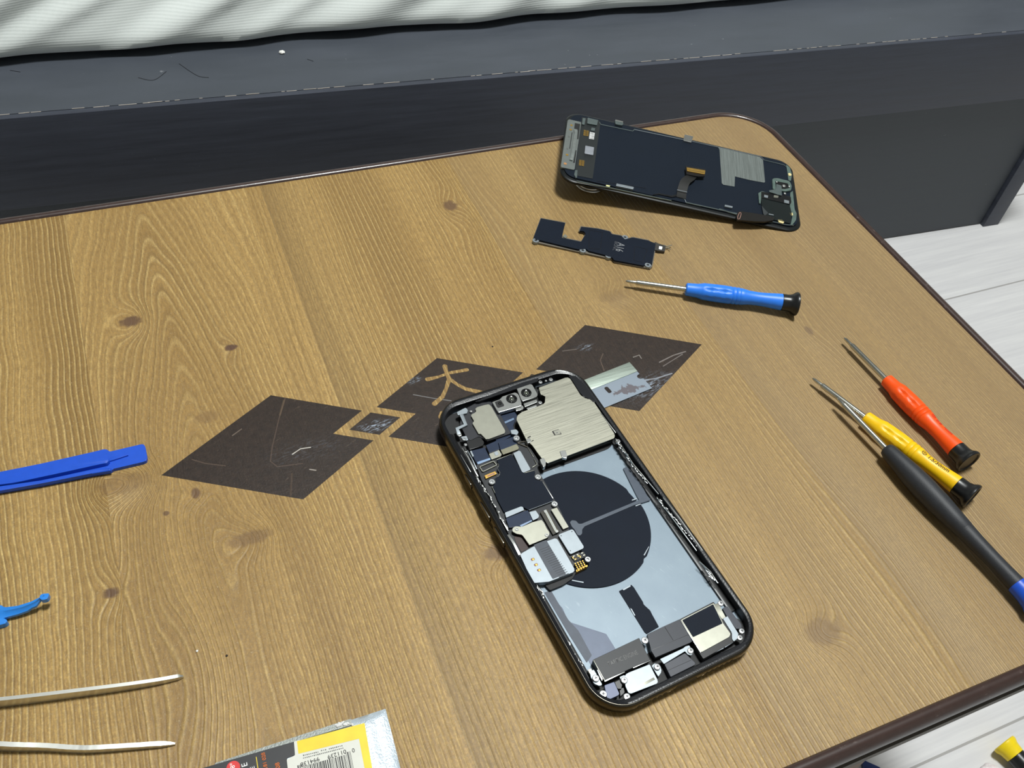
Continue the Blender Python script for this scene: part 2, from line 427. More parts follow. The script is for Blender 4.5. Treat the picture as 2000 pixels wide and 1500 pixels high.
    base = mixc(rng(gr * .6 + fine * .4, .41, .59) * .62, base, (104, 78, 42))
    base = mixc(rng(gr, .54, .72) * .4, base, (226, 202, 150))
    base = mixc(dark.clamp(), base, (92, 66, 48))
    # dark band at a board seam; boards further right painted greyer for weaker light
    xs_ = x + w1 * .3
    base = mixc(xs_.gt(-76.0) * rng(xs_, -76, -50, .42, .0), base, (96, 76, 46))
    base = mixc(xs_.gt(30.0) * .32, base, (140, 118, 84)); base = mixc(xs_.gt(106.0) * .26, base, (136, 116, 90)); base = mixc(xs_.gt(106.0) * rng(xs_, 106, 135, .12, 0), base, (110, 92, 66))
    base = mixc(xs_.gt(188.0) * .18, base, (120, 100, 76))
    # brown diamonds with scratches
    sn = noise(comb(x * .35, y * .35), 1.0, 5, .7); sc1 = noise(comb(x * .09 + y * .05, y * .5 - x * .22), 1.0, 4, .6); sc2 = noise(comb(x * .6 + y * .1, y * .07), 1.0, 3, .5)
    dk = mixc(rng(sn, .35, .75), (36, 26, 21), (54, 41, 33))
    dk = mixc((rng(sc1, .66, .69) * rng(sc1, .72, .69)).clamp() * .2, dk, (140, 120, 102))
    dk = mixc(rng(sc2, .68, .76) * .2, dk, (110, 86, 62))
    f_ = lambda u, v: TABLE.px(1000 + u / 3.3333, 400 + v / 3.3333)
    nz = (noise(comb(x, y), .35, 3) - .5) * .9
    for fn, pts, r_, op, cc in ((c5, [(735, 505), (700, 620), (662, 780), (652, 860), (690, 890), (830, 872)],   .14, .3, (120, 98, 84)), (c5, [(728, 520), (705, 600)], .35, .25, (120, 100, 74)), (c5, [(775, 820), (820, 790), (875, 782)], .12, .9, (206, 200, 190)),
            (c5, [(215, 850), (290, 872), (400, 885)], .12, .3, (130, 108, 92)), (c5, [(772, 930), (765, 1050)], .25, .18, (120, 95, 72)), (c5, [(440, 716), (490, 680)], .13, .5, (140, 124, 110)), (c5, [(872, 905), (905, 910)], .16, .7, (180, 170, 160)),
            (c5, [(1450, 488), (1560, 508), (1660, 522)], .12, .6, (150, 150, 152)), (f_, [(960, 1025), (1050, 980), (1130, 955)], .2, .6, (150, 142, 138)), (f_, [(985, 1050), (1110, 972)], .12, .5, (150, 142, 138)), (f_, [(860, 1142), (940, 1130), (1040, 1098)], .3, .6, (160, 164, 172)),
            (f_, [(330, 952), (420, 940)], .12, .5, (140, 130, 122)), (f_, [(790, 992), (828, 978), (842, 1000)], .14, .6, (160, 154, 148)), (f_, [(592, 970), (575, 1012), (600, 1080)], .13, .35, (130, 110, 96))):
        dm = None
        for (ax, ay), (bx, by) in zip([fn(*q) for q in pts], [fn(*q) for q in pts[1:]]):
            ex, ey = bx - ax, by - ay; L2 = ex * ex + ey * ey
            h = ((x - ax) * (ex / L2) + (y - ay) * (ey / L2)).clamp(); qx = x - ax - h * ex; qy = y - ay - h * ey
            d = (qx * qx + qy * qy).sqrt(); dm = d if dm is None else dm.min(d)
        dk = mixc(rng(dm + nz * .3, r_, r_ + .18, op, 0.0), dk, cc)
    def blob(cx, cy, rx, ry):
        dx = (x - cx) / rx; dy = (y - cy) / ry; return ((dx * dx + dy * dy) * -1.0).exp()
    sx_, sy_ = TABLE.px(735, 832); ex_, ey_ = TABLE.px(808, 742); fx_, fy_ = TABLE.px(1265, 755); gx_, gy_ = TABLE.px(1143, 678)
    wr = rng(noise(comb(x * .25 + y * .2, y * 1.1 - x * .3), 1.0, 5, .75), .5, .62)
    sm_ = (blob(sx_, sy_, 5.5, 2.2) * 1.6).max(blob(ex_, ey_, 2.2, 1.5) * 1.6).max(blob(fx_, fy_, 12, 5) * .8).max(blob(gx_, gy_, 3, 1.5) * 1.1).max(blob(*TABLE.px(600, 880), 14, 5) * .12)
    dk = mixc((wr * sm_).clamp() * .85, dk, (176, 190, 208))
    edge = rng(noise(comb(x, y), 3.0, 2), .66, .72) * mask
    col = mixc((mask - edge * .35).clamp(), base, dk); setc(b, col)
    X.nt.links.new(rng(mask, 0, 1, .50, .40).v, b.inputs['Roughness'])
    b.inputs['Specular IOR Level'].default_value = .45
    bump(b, (lines * amp * .7 - groove * .5 - s2 * .5) * (1.0 - mask * .85) + gr * .5 + fine * .3, .16, .9)
    return m
table = thing('low_table', 'low wooden folding table with dark brown diamond pattern and rounded dark rim', 'table', Frame((0, 0, 0), Matrix.Identity(3)))
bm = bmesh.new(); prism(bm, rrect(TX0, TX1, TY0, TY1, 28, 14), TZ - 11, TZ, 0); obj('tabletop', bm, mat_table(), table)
def mat_rim():
    m, b, x, y, z = newmat('dark_brown_plastic')
    n = noise(comb(x * .3, y * .3, z), 1.0, 4, .6); c = mixc(n, (46, 32, 29), (68, 50, 45)); c = mixc(rng(n, .64, .7) * .4, c, (120, 108, 104)); setc(b, c)
    b.inputs['Roughness'].default_value = .33; b.inputs['Coat Weight'].default_value = .25; return m
bm = bmesh.new(); loops = []
prof = [(-1.6, -3.4), (-1.1, .3), (-.2, 1.1), (1.4, 1.3), (3.0, .6), (4.1, -1.2), (4.6, -3.4), (4.2, -5.6), (3.4, -7.6), (2.0, -8.6), (0, -8.9), (-1.2, -8.9)]
for d, zz in prof: loops.append([(px_, py_, TZ + zz) for px_, py_ in rrect(TX0 - d, TX1 + d, TY0 - d, TY1 + d, 28 + d, 14)])
loft(bm, loops, close=True); obj('edge_trim', bm, mat_rim(), table, smooth=60)['label'] = 'dark brown rounded rim'
bm = bmesh.new()
loops = [[(px_, py_, zz) for px_, py_ in rrect(TX0 - d, TX1 + d, TY0 - d, TY1 + d, 28 + d, 14)] for d, zz in ((4.7, TZ - 9.2), (4.7, TZ - 14.0), (-20, TZ - 14.0), (-20, TZ - 9.2))]
loft(bm, loops, close=True); obj('under_frame', bm, mat('dull_brown_board', (98, 92, 84), .6), table, smooth=0)
MLEG = mat('table_leg_wood', (128, 108, 92), .5)
for sx_, sy_ in ((0, 0), (0, 1), (1, 0), (1, 1)):
    bm = bmesh.new(); xx = TX0 + 55 if sx_ == 0 else 132; yy = TY0 + 26 if sy_ == 0 else TY1 - 30
    rr = rrect(-11, 11, -8, 8, 3, 3)
    loft(bm, [[(xx + a, yy + b_, .2) for a, b_ in rr], [(xx + a * 1.25, yy + b_ * 1.2, TZ - 40) for a, b_ in rr], [(xx + a * 1.25, yy + b_ * 1.2, TZ - 11) for a, b_ in rr]])
    R_ = [v for v in bm.verts]; bm.faces.new(R_[:len(rr)]); bm.faces.new(R_[-len(rr):]); obj('leg', bm, MLEG, table)

# ---------------------------------------------------------------- screwdrivers
MST = mat('tool_steel', (196, 196, 188), .25, 1.0, var=.08); MBLK = mat('black_plastic', (22, 23, 25), .32, var=.2)
MYE = mat('yellow_plastic', (250, 196, 6), .42, var=.04); MOR = mat('orange_plastic', (255, 84, 8), .42, var=.04)
MBL = mat('blue_plastic', (44, 128, 244), .42, var=.05); MRB = mat('black_rubber', (36, 38, 43), .55, var=.15, bmp=.05); MBL2 = mat('deep_blue_plastic', (26, 82, 200), .4, var=.05)
MINK = mat('dark_print', (60, 30, 16), .6); MINK2 = mat('red_print', (196, 26, 18), .6)
def axisframe(tip, end, z0, z1, base=TZ):
    a = Vector((*Frame((0, 0, base + z0), Matrix.Identity(3)).px(*tip), base + z0)); b = Vector((*Frame((0, 0, base + z1), Matrix.Identity(3)).px(*end), base + z1))
    ex = (b - a).normalized(); ey = Vector((0, 0, 1)).cross(ex).normalized(); ez = ex.cross(ey)
    return Frame(a, Matrix((ex, ey, ez)).transposed()), (b - a).length
def small_driver(name, label, tip, mid, end, z0, z1, m, group=None, text=None, ink=None, roll=0.0, tsize=4.2, txa=.0):
    fr, L = axisframe(tip, end, z0, z1); t = thing(name, label, 'screwdriver', fr, group)
    fm, Lm = axisframe(tip, mid, z0, z0 + (z1 - z0) * .36); sh = Lm
    bm = bmesh.new(); xlathe(bm, [(0, .35), (1.2, .75), (5.2, .85), (5.4, 1.15), (6.2, 1.3), (sh + 4, 1.3)], 20); obj('shaft', bm, MST, t)['label'] = 'thin steel shaft'
    H = L - 8 - sh; bm = bmesh.new(); P = [(0, 2.6), (.5, 3.15), (3, 3.3), (6, 3.5), (8, 4.0), (9, 4.25), (10.5, 4.25, .55), (12.5, 4.35, .75), (14.5, 4.4, .5), (15.5, 4.45), (17, 4.45, .55), (19, 4.45, .75), (21, 4.4, .5), (22.5, 4.4),
         (23, 4.05), (23.5, 4.35), (24.6, 4.35), (25, 4.0), (25.5, 4.3), (26.6, 4.3), (27, 4.0), (27.6, 4.2), (29, 4.0), (32, 3.5), (36, 3.35), (40, 3.5), (44, 3.85), (48, 4.15)]
    xlathe(bm, [(sh + r[0] * H / 48,) + r[1:] for r in P], 48, roll); obj('handle', bm, m, t, smooth=35)
    e = L - 8; bm = bmesh.new(); xlathe(bm, [(e, 3.9), (e + .2, 4.2), (e + 3.5, 4.25), (e + 5.2, 4.7), (e + 6.3, 5.6), (e + 7, 5.95), (e + 7.7, 6.0), (e + 8.1, 5.7), (e + 8.1, 4.9), (e + 7.7, 4.7), (e + 7.6, .1)], 40); obj('end_cap', bm, MBLK, t, smooth=40)['label'] = 'black swivel end cap'
    if text:
        a = sh + 30 * H / 48; r0 = 3.75
        def wrap(bm):
            for v in bm.verts:
                th = math.pi / 2 + txa - v.co.y / r0; u = (v.co.x - sh) * 48 / H
                rr = next((P[i][1] + (P[i + 1][1] - P[i][1]) * (u - P[i][0]) / (P[i + 1][0] - P[i][0]) for i in range(len(P) - 1) if P[i][0] <= u <= P[i + 1][0]), 4.1) + .05
                v.co = Vector((v.co.x, rr * math.cos(th), rr * math.sin(th)))
        textmesh('printed_size', text, 3.0, ink, t, a + 2.0, 0, 0, wrap=wrap, xs=.86, bold=.06)
        bm = bmesh.new()
        for i in range(24):
            p = [(a + rr_ * math.cos(th_), rr_ * math.sin(th_)) for rr_, th_ in ((1.15, i * math.pi / 12), (1.15, (i + 1) * math.pi / 12), (.9, (i + 1) * math.pi / 12), (.9, i * math.pi / 12))]
            bm.faces.new([bm.verts.new((q[0], q[1], 0)) for q in p])
        for s1_, s2_ in ((.75, .16), (.16, .75)): bm.faces.new([bm.verts.new((a + q[0] * s1_, q[1] * s2_, 0)) for q in ((-1, -1), (1, -1), (1, 1), (-1, 1))])
        wrap(bm); obj('printed_mark', bm, ink, t, smooth=0)
    return t
small_driver('precision_screwdriver', 'bright blue precision screwdriver lying alone below the circuit board', (1222, 549), (1339, 566), (1557, 594), 3.7, 6.05, MBL)
small_driver('precision_screwdriver', 'orange precision screwdriver with black end cap beside the yellow one', (1649, 660), (1726, 743), (1893, 903), 3.7, 6.05, MOR, text='0.8  *mm', ink=MINK2, txa=-.35)
small_driver('precision_screwdriver', 'yellow precision screwdriver marked 1.5/30mm between orange and black ones', (1587, 739), (1693, 812), (1900, 971), 3.7, 6.05, MYE, text='1.5/30mm', ink=MINK, txa=-.05)
fr, L = axisframe((1636, 778), (2015, 1172), 6.5, 5.7)
t = thing('long_screwdriver', 'long black rubber screwdriver with blue end at the right table edge', 'screwdriver', fr)
fm, sh = axisframe((1636, 778), (1733, 874), 6.5, 6.3)
bm = bmesh.new(); xlathe(bm, [(0, .4), (.8, .8), (4, 1.0), (4.3, 1.3), (sh + 5, 1.3)], 20); obj('shaft', bm, MST, t)
bm = bmesh.new(); xlathe(bm, [(sh, 2.2), (sh + .5, 3.0), (sh + 2, 3.5), (sh + 8, 4.1), (sh + 16, 4.9), (sh + 24, 5.15), (sh + 32, 4.95), (sh + 40, 4.4), (sh + 46, 4.0), (sh + 46.3, 3.85), (sh + 46.8, 3.95)], 40); obj('rubber_grip', bm, MRB, t, smooth=50)
bm = bmesh.new(); xlathe(bm, [(sh + 46.6, 3.9), (sh + 52, 3.6), (sh + 60, 3.35), (sh + 68, 3.4), (sh + 74, 3.6)], 40); obj('handle', bm, MRB, t, smooth=50)
bm = bmesh.new(); e = sh + 73.6; xlathe(bm, [(e, 3.5), (e + .3, 3.85), (e + 5, 4.1), (e + 8, 4.6), (e + 9.6, 5.4), (e + 10.6, 5.6), (e + 11.6, 5.4), (e + 11.8, 4.4), (e + 11.4, .1)], 40); obj('end_cap', bm, MBL2, t, smooth=40)['label'] = 'blue end cap'

# ---------------------------------------------------------------- blue pry bar
PB = Frame((0, 0, TZ), Matrix.Identity(3))
bm = bmesh.new(); R2 = Crop(0, 840, 5)
prism(bm, roundpoly(R2(PB, [(-600, 600), (-600, 420), (0, 408), (400, 328), (900, 215), (1010, 188), (1035, 186), (1060, 200), (1070, 215), (1370, 140), (1400, 136), (1418, 160), (1438, 265), (1430, 296), (1400, 310), (1100, 380), (1085, 398), (900, 430), (400, 530), (0, 596)], 1.6), .4, 3), .05, 1.6, .35)
o = obj('pry_bar', bm, MBL2)
bm = bmesh.new(); mid = [(-600, 520), (0, 500), (400, 425), (900, 315), (1060, 285)]
P = [(*PB.px(u / 5, 840 + v / 5, 2.4), 1.5 + TZ) for u, v in mid]
loftl = []
tr = thing('pry_tool', 'blue plastic pry bar with chisel tip at the left edge', 'pry tool', PB)
o.parent = tr; o.name = 'bar'
bm = bmesh.new()
for pts, z1_, w_ in (([(-600, 520), (0, 502), (400, 430), (900, 322), (1065, 287)], 3.5, 2.8), ):
    q = R2(PB, pts, z1_); q = curvepts(q, 4); poly = stroke(q, [w_] * (len(q) - 1) + [.9]); prism(bm, poly, 1.2, z1_, 1.1)
q = R2(PB, [(1060, 288), (1150, 266), (1250, 240)], 2.4); prism(bm, stroke(q, [1.5, .9, .15]), 1.2, 2.3, .3)
obj('ridge', bm, MBL2, tr)
bm = bmesh.new(); q = R2(PB, [(-600, 596), (0, 588), (400, 518), (900, 418), (1085, 392)], 2.0); prism(bm, stroke(q, 1.5), 1.2, 2.7, .6); obj('lower_flange', bm, MBL2, tr)
# ---------------------------------------------------------------- light blue opening tool with bent tip
MLB = mat('bright_blue_plastic', (44, 134, 224), .34, var=.05, coat=.3)
ot = thing('opening_tool', 'bright blue plastic opening tool with a bent broken tip at the lower left edge', 'pry tool', PB)
bm = bmesh.new(); up_ = CT(PB, [(-900, 400), (0, 540), (70, 600), (130, 625), (480, 600), (900, 510), (1060, 450), (1200, 420), (1330, 400)], 5.0); lo_ = CT(PB, [(-900, 1250), (0, 1010), (200, 950), (500, 880), (800, 790), (940, 730), (1080, 690), (1200, 560), (1330, 470)], 3.0)
zs = [3.5, 3.6, 3.7, 3.9, 4.2, 4.9, 5.3, 5.8, 6.2]
A = [Vector((*a, 0)) for a in up_]; B = [Vector((*b_, 0)) for b_ in lo_]; loops = []
for a, b_, z_ in zip(A, B, zs):
    m1 = (a + b_) / 2; loops.append([(a.x, a.y, z_ - .9), (a.x * .8 + m1.x * .2, a.y * .8 + m1.y * .2, z_), (m1.x, m1.y, z_ - .1), (m1.x * .7 + b_.x * .3, m1.y * .7 + b_.y * .3, z_ - .9), (b_.x, b_.y, z_ - 1.3), (b_.x, b_.y, z_ - 2.4), (m1.x, m1.y, z_ - 2.5), (a.x, a.y, z_ - 2.0)])
R_ = loft(bm, loops); bm.faces.new(R_[0]); bm.faces.new(R_[-1]); obj('arm', bm, MLB, ot, smooth=40)
bm = bmesh.new(); q = CT(PB, [(1150, 390), (1200, 310), (1300, 290), (1440, 280), (1420, 370), (1380, 440), (1300, 470), (1200, 470)], 6); prism(bm, roundpoly(q, .3), 3.9, 6.0, .3); obj('bent_tip', bm, MLB, ot)
bm = bmesh.new(); q = CT(PB, [(-900, 1400), (-900, 1150), (0, 1030), (200, 1060), (240, 1130), (180, 1200), (0, 1250)], 1.5); prism(bm, roundpoly(q, .6), .05, 2.4, .5); obj('lower_jaw', bm, MLB, ot)

# ---------------------------------------------------------------- tweezers lying on their side
MTW = mat('tweezer_steel', (214, 214, 208), .36, .9, var=.04)
tw = thing('tweezers', 'steel tweezers lying on their side with both arms spread at the lower left', 'tweezers', PB)
def arm(name, cent, hts, th, serr=False):
    q = [PB.px(u, v, 0) for u, v in cent]; q = curvepts([(*p, h) for p, h in zip(q, hts)], 8); bm = bmesh.new(); loops = []
    for i, (x, y, h) in enumerate(q):
        a = Vector(q[max(i - 1, 0)]); b_ = Vector(q[min(i + 1, len(q) - 1)]); d = (b_ - a); d.z = 0; d.normalize(); n = Vector((-d.y, d.x, 0)) * th / 2 * min(1, .35 + (len(q) - 1 - i) * .33)
        hh = h * min(1, .55 + (len(q) - 1 - i) * .25) + (.12 if serr and i % 2 else 0)
        loops.append([(x - n.x, y - n.y, .1), (x - n.x, y - n.y, hh), (x + n.x, y + n.y, hh), (x + n.x, y + n.y, .1)])
    R_ = loft(bm, loops); bm.faces.new(R_[0]); bm.faces.new(R_[-1])
    bmesh.ops.bevel(bm, geom=[e for e in bm.edges], offset=.12, segments=1, affect='EDGES', clamp_overlap=True) if False else None
    return obj(name, bm, MTW, tw, smooth=40)
arm('upper_arm', [(-420, 1420), (-200, 1398), (0, 1379), (200, 1353), (300, 1337), (359, 1323)], [6.2, 6.0, 5.2, 4.2, 3.2, 1.9], 1.2)
arm('lower_arm', [(-420, 1426), (-200, 1452), (0, 1463), (90, 1464), (150, 1467), (200, 1466), (343, 1454)], [6.2, 5.6, 4.6, 3.6, 3.2, 3.0, 1.7], 1.5, serr=True)
bm = bmesh.new(); x_, y_ = PB.px(-430, 1423); box(bm, x_ - 8, y_, 2.8, 20, 3.2, 5.6, rot=.02, bev=.5); obj('joined_end', bm, MTW, tw)
crumb('crumb', TABLE, 385, 1272, .4, MCR, 'tiny white fleck on the wood near the tweezer tips', flat=.6)

crumb('dark_speck', TABLE, 443, 1281, .4, mat('dark_speck', (40, 30, 24), .7), 'tiny dark speck on the wood right of the white fleck', cat='speck', flat=.5)
crumb('dark_speck', TABLE, 962, 677, .4, bpy.data.materials['dark_speck'], 'tiny dark speck on the wood above the middle diamond', cat='speck', flat=.4)
# ---------------------------------------------------------------- razor blade
MRZ = brushed('spine_steel', (176, 188, 178), .42, 'x', var=.04, metal=.85)
def mat_blade():
    m, b, x, y, z = newmat('blade_steel')
    n = noise(comb(x, y), .28, 5, .6); cx, cy = TABLE.px(1225, 762); d1 = ((x - cx) / 9.0); d2 = ((y - cy) / 3.6)
    g = ((d1 * d1 + d2 * d2) * -1.0).exp(); st = rng(n * .75 + g * .3, .56, .6)
    setc(b, mixc(st * .8, (168, 180, 194), (118, 106, 108))); b.inputs['Metallic'].default_value = .75; b.inputs['Roughness'].default_value = .36; return m
rz = thing('razor_blade', 'single edge razor blade with rust spots, half under the open phone', 'blade', PB)
e1 = Vector(CF(PB, [(765, 1025)], .8)[0]); e2 = Vector(CF(PB, [(907, 1198)], .3)[0]); a_ = Vector(CF(PB, [(483, 1136)], .8)[0])
dv = (a_ - e1).normalized(); dn = Vector((-dv.y, dv.x)); dn = dn if dn.dot(e2 - e1) > 0 else -dn; WB = (e2 - e1).dot(dn)
def rzp(s, t): q = e1 + dv * s + dn * t; return (q.x, q.y)
bm = bmesh.new(); sp = WB * .36
prism(bm, [rzp(0, .8), rzp(38, .8), rzp(38, WB), rzp(0, WB), rzp(0, WB * .62), rzp(1.6, WB * .60), rzp(2.2, WB * .54), rzp(2.0, WB * .49), rzp(1.2, WB * .46), rzp(0, WB * .45)], .35, .62)
bl = obj('blade', bm, mat_blade(), rz, smooth=0)
bm = bmesh.new(); prism(bm, [rzp(0, 0), rzp(38, 0), rzp(38, sp), rzp(0, sp)], .05, .95, .12); obj('spine', bm, MRZ, rz)['label'] = 'folded steel spine'
bm = bmesh.new(); c1_ = Vector(CF(PB, [(608, 1187)], .6)[0]); c2_ = Vector(CF(PB, [(642, 1224)], .6)[0])
prism(bm, roundpoly(stroke([tuple(c1_), tuple(c2_)], 2.0), 1.0, 5), .62, .66); obj('slot', bm, mat('slot_shadow_gap', (34, 26, 22), .8), rz)['label'] = 'dark oblong slot through the blade'
# ---------------------------------------------------------------- foil pouch with labels (bottom edge of the view)
MF = mat('silver_foil', (188, 199, 208), .4, .35, var=.12, scale=.3, bmp=.16)
MFG = mat('grey_foil', (132, 136, 132), .45, .35, var=.05, scale=.1, bmp=.12)
MBK = mat('black_print', (24, 24, 28), .5, var=.1); MYL = mat('yellow_label', (236, 206, 18), .5, var=.08, scale=.2); MWH = mat('white_label', (216, 216, 206), .55, var=.03)
MRD = mat('red_print_dot', (206, 36, 34), .5); MOT = mat('orange_print', (206, 112, 60), .5); MWT = mat('white_print', (238, 238, 236), .5); MTX = mat('black_ink', (20, 20, 22), .6)
PO = Vector((*TABLE.px(753, 1381, 1.6), 0)); PE = Vector((*TABLE.px(420, 1489.5, 1.6), 0))
ex = (PE - PO).normalized(); ey = Vector((0, 0, 1)).cross(ex)
PF = Frame((PO.x, PO.y, TZ), Matrix((ex, ey, Vector((0, 0, 1)))).transposed())
po = thing('foil_pouch', 'silver foil pouch with yellow and black print and a barcode label', 'pouch', PF)
W_, H_ = 112.0, 62.0
# right side edge of the pouch from the photo, used for its shear
rx, ry = PF.px(783, 1500, 1.6); sk = rx / ry
def shp(x, y): return (x + sk * y * max(0, 1 - x / 60), y)
bm = bmesh.new(); NX, NY = 90, 46; G = []
for j in range(NY + 1):
    r_ = []
    for i in range(NX + 1):
        x = W_ * i / NX; y = H_ * j / NY; e = min(x, W_ - x, y, H_ - y); ridge = 0
        if x < 6: ridge = -.3 * math.sin(y * 2 * math.pi / 1.3) * min(1, max(0, y)) * (1 if x > .4 else 0)
        zz = .25 + 1.35 * (1 - math.exp(-max(0, e) / 1.6)) * (0.75 if x < 6 else 1) + ridge + .10 * math.sin(x * .31 + y * .2) * min(1, e / 3)
        X_, Y_ = shp(x, y); r_.append(bm.verts.new((X_, Y_, zz)))
    G.append(r_)
for j in range(NY):
    for i in range(NX): bm.faces.new((G[j][i], G[j][i + 1], G[j + 1][i + 1], G[j + 1][i]))
bd = [G[0][i] for i in range(NX + 1)] + [G[j][NX] for j in range(1, NY + 1)] + [G[NY][i] for i in range(NX - 1, -1, -1)] + [G[j][0] for j in range(NY - 1, 0, -1)]
lo = [bm.verts.new((v.co.x, v.co.y, .02)) for v in bd]
for i in range(len(bd)): bm.faces.new((bd[i], lo[i], lo[(i + 1) % len(bd)], bd[(i + 1) % len(bd)]))
bm.faces.new(lo); obj('pouch_body', bm, MF, po, smooth=60)
def pl2(name, pts, m, z=1.85, rnd=.3):
    bm = bmesh.new(); P = roundpoly([PF.px(*( (420 + u / 5.5556, 1380 + v / 5.5556)), z) for u, v in pts], rnd, 2); prism(bm, P, z - .5, z); return obj(name, bm, m, po, smooth=0)
pl2('grey_band', [(0, 612), (1290, 190), (1480, 130), (1480, 200), (880, 378), (440, 500), (0, 606 + 22)], MFG, 1.80)
pl2('black_panel', [(-300, 715), (440, 500), (858, 380), (880, 520), (780, 560), (800, 760), (-300, 1100)], MBK, 1.82)
pl2('label', [(856, 378), (905, 365), (1560, 340), (1700, 760), (800, 760), (778, 575), (868, 528)], MWH, 1.84)
pl2('yellow_border', [(888, 375), (1622, 178), (1722, 760), (1640, 760), (1562, 348), (905, 512)], MYL, 1.90, .1)
c_ = PF.px(420 + 198 / 5.5556, 1380 + 662 / 5.5556, 1.9); bm = bmesh.new(); cyl(bm, c_[0], c_[1], 1.4, 1.9, 2.1, 32); obj('red_dot', bm, MRD, po)
def ptx(name, body, size, m, u, v, rot=0, al='CENTER', xs=1.0, bold=0.0):
    x, y = PF.px(420 + u / 5.5556, 1380 + v / 5.5556, 1.95); return textmesh(name, body, size, m, po, x, y, 1.95, rot, .04, al, xs, bold=bold)
ptx('barcode_digits', '0', 1.9, MTX, 1500, 472, 0); ptx('barcode_digits', '011239', 1.9, MTX, 1322, 515, 0, xs=1.08); ptx('barcode_digits', '994138', 1.9, MTX, 1030, 597, 0, xs=1.08)
ptx('red_dot_text', '8*', 2.0, MWT, 190, 640, -math.pi / 2)
ptx('white_letters', 'E', 2.6, MWT, 322, 632, -math.pi / 2, bold=.03); ptx('white_letters', 'E', 1.9, MWT, 408, 664, -math.pi / 2)
ptx('orange_letters', '028', 1.7, MOT, 528, 540, -math.pi / 2, bold=.04); ptx('orange_letters', '181', 1.7, MOT, 545, 640, -math.pi / 2, bold=.04); ptx('orange_letters', '08', 2.0, MOT, 680, 640, -math.pi / 2, bold=.04)
bm = bmesh.new(); q1 = PF.px(420 + 446 / 5.5556, 1380 + 545 / 5.5556, 1.9); q2 = PF.px(420 + 470 / 5.5556, 1380 + 700 / 5.5556, 1.9); prism(bm, stroke([q1, q2], .22), 1.5, 1.9); obj('yellow_rule', bm, MYL, po)
bm = bmesh.new(); random.seed(3); b0 = Vector(PF.px(420 + 1470 / 5.5556, 1380 + 500 / 5.5556, 1.92)); b1 = Vector(PF.px(420 + 900 / 5.5556, 1380 + 655 / 5.5556, 1.92)); dB = (b1 - b0); LB = dB.length; dB.normalize(); nB = Vector((-dB.y, dB.x)); s_ = 0
while s_ < LB:
    wv = random.choice((.12, .12, .22, .34)); long_ = s_ < 1 or s_ > LB - 1
    a = b0 + dB * s_ + nB * (.2 if 1.4 < s_ < LB - 1.4 else -.5); c = a + dB * wv
    prism(bm, [tuple(a), tuple(c), tuple(c + nB * 12), tuple(a + nB * 12)], 1.5, 1.92); s_ += wv + random.choice((.14, .2, .3))
obj('barcode', bm, MTX, po, smooth=0)
for k, (u0, v0, u1, v1) in enumerate(((955, 530, 1130, 490), (1150, 478, 1215, 465), (1235, 460, 1390, 422), (955, 560, 1400, 448))):
    q1 = Vector(PF.px(420 + u0 / 5.5556, 1380 + v0 / 5.5556, 1.9)); q2 = Vector(PF.px(420 + u1 / 5.5556, 1380 + v1 / 5.5556, 1.9)); bm = bmesh.new(); d = (q2 - q1); n_ = int(d.length / .55); nn = Vector((-d.y, d.x)).normalized()
    for i in range(n_):
        a = q1 + d * (i / n_); hh = random.uniform(.2, .42); dd = d.normalized() * .34
        prism(bm, [tuple(a - nn * hh / 2), tuple(a + dd - nn * hh / 2), tuple(a + dd + nn * hh / 2), tuple(a + nn * hh / 2)], 1.5, 1.9)
    obj('fine_print', bm, mat('grey_ink', (80, 80, 80), .6), po, smooth=0)
bm = bmesh.new()
for k in range(26):
    a = random.gauss(0, 1); b_ = random.gauss(0, .6); x, y = PF.px(420 + (1360 + 40 * a + (80 if k % 3 == 0 else 0)) / 5.5556, 1380 + (195 + 22 * b_) / 5.5556, 1.9)
    bmesh.ops.create_icosphere(bm, subdivisions=1, radius=random.uniform(.25, .6), matrix=Matrix.Translation((x, y, 1.9)))
obj('torn_film', bm, MWT, po)

# ---------------------------------------------------------------- shared small-part materials
MNV = mat('navy_shield_film', (17, 25, 38), .6, var=.10, scale=.12, spec=.14); MND = mat('black_flex', (10, 11, 14), .35, var=.2)
MNG = mat('glossy_navy_flex', (46, 56, 76), .22, var=.1, coat=.3); MSB = mat('bead_steel', (186, 188, 186), .28, .9, var=.08)
MSI = mat('satin_silver', (146, 154, 160), .46, .65, var=.04); MTN = mat('tan_grey_steel', (158, 158, 146), .38, .7, var=.05); MGD = mat('gold_contact', (222, 178, 92), .3, .85, var=.1)
MGR = mat('mid_grey_plate', (84, 92, 108), .45, .3, var=.06); MDK = mat('matt_black', (9, 10, 12), .6, var=.3); MGL = mat('black_glass', (8, 9, 12), .08, var=.2, coat=.5)
MSC = mat('screw_steel', (222, 224, 226), .25, .85, var=.05); MPC = mat('board_edge', (112, 106, 96), .5, .3, var=.1)
def screw(fr, parent, crop, p, h, r=.95, name='screw', ring=False):
    x, y = crop(fr, [p], h)[0]; bm = bmesh.new()
    if ring:
        R_ = vlathe(bm, x, y, [(r, h - .8), (r, h - .12), (r - .12, h), (r * .52, h), (r * .45, h - .12), (r * .42, h - .7), (0, h - .72)], 22); bm.faces.new(R_[-1])
    else:
        R_ = vlathe(bm, x, y, [(r, h - .7), (r, h - .22), (r - .2, h), (r * .5, h + .04), (0, h + .04)], 22); bm.faces.new(R_[-1])
        a = random.uniform(0, 1.5)
        for k in (0, 1):
            box(bm, x, y, h + .05, r * .95, r * .22, .04, rot=a + k * math.pi / 2); 
            for f in bm.faces[-6:]: f.material_index = 1
    return obj('standoff' if ring else name, bm, [MSC, MDK], parent, smooth=35)

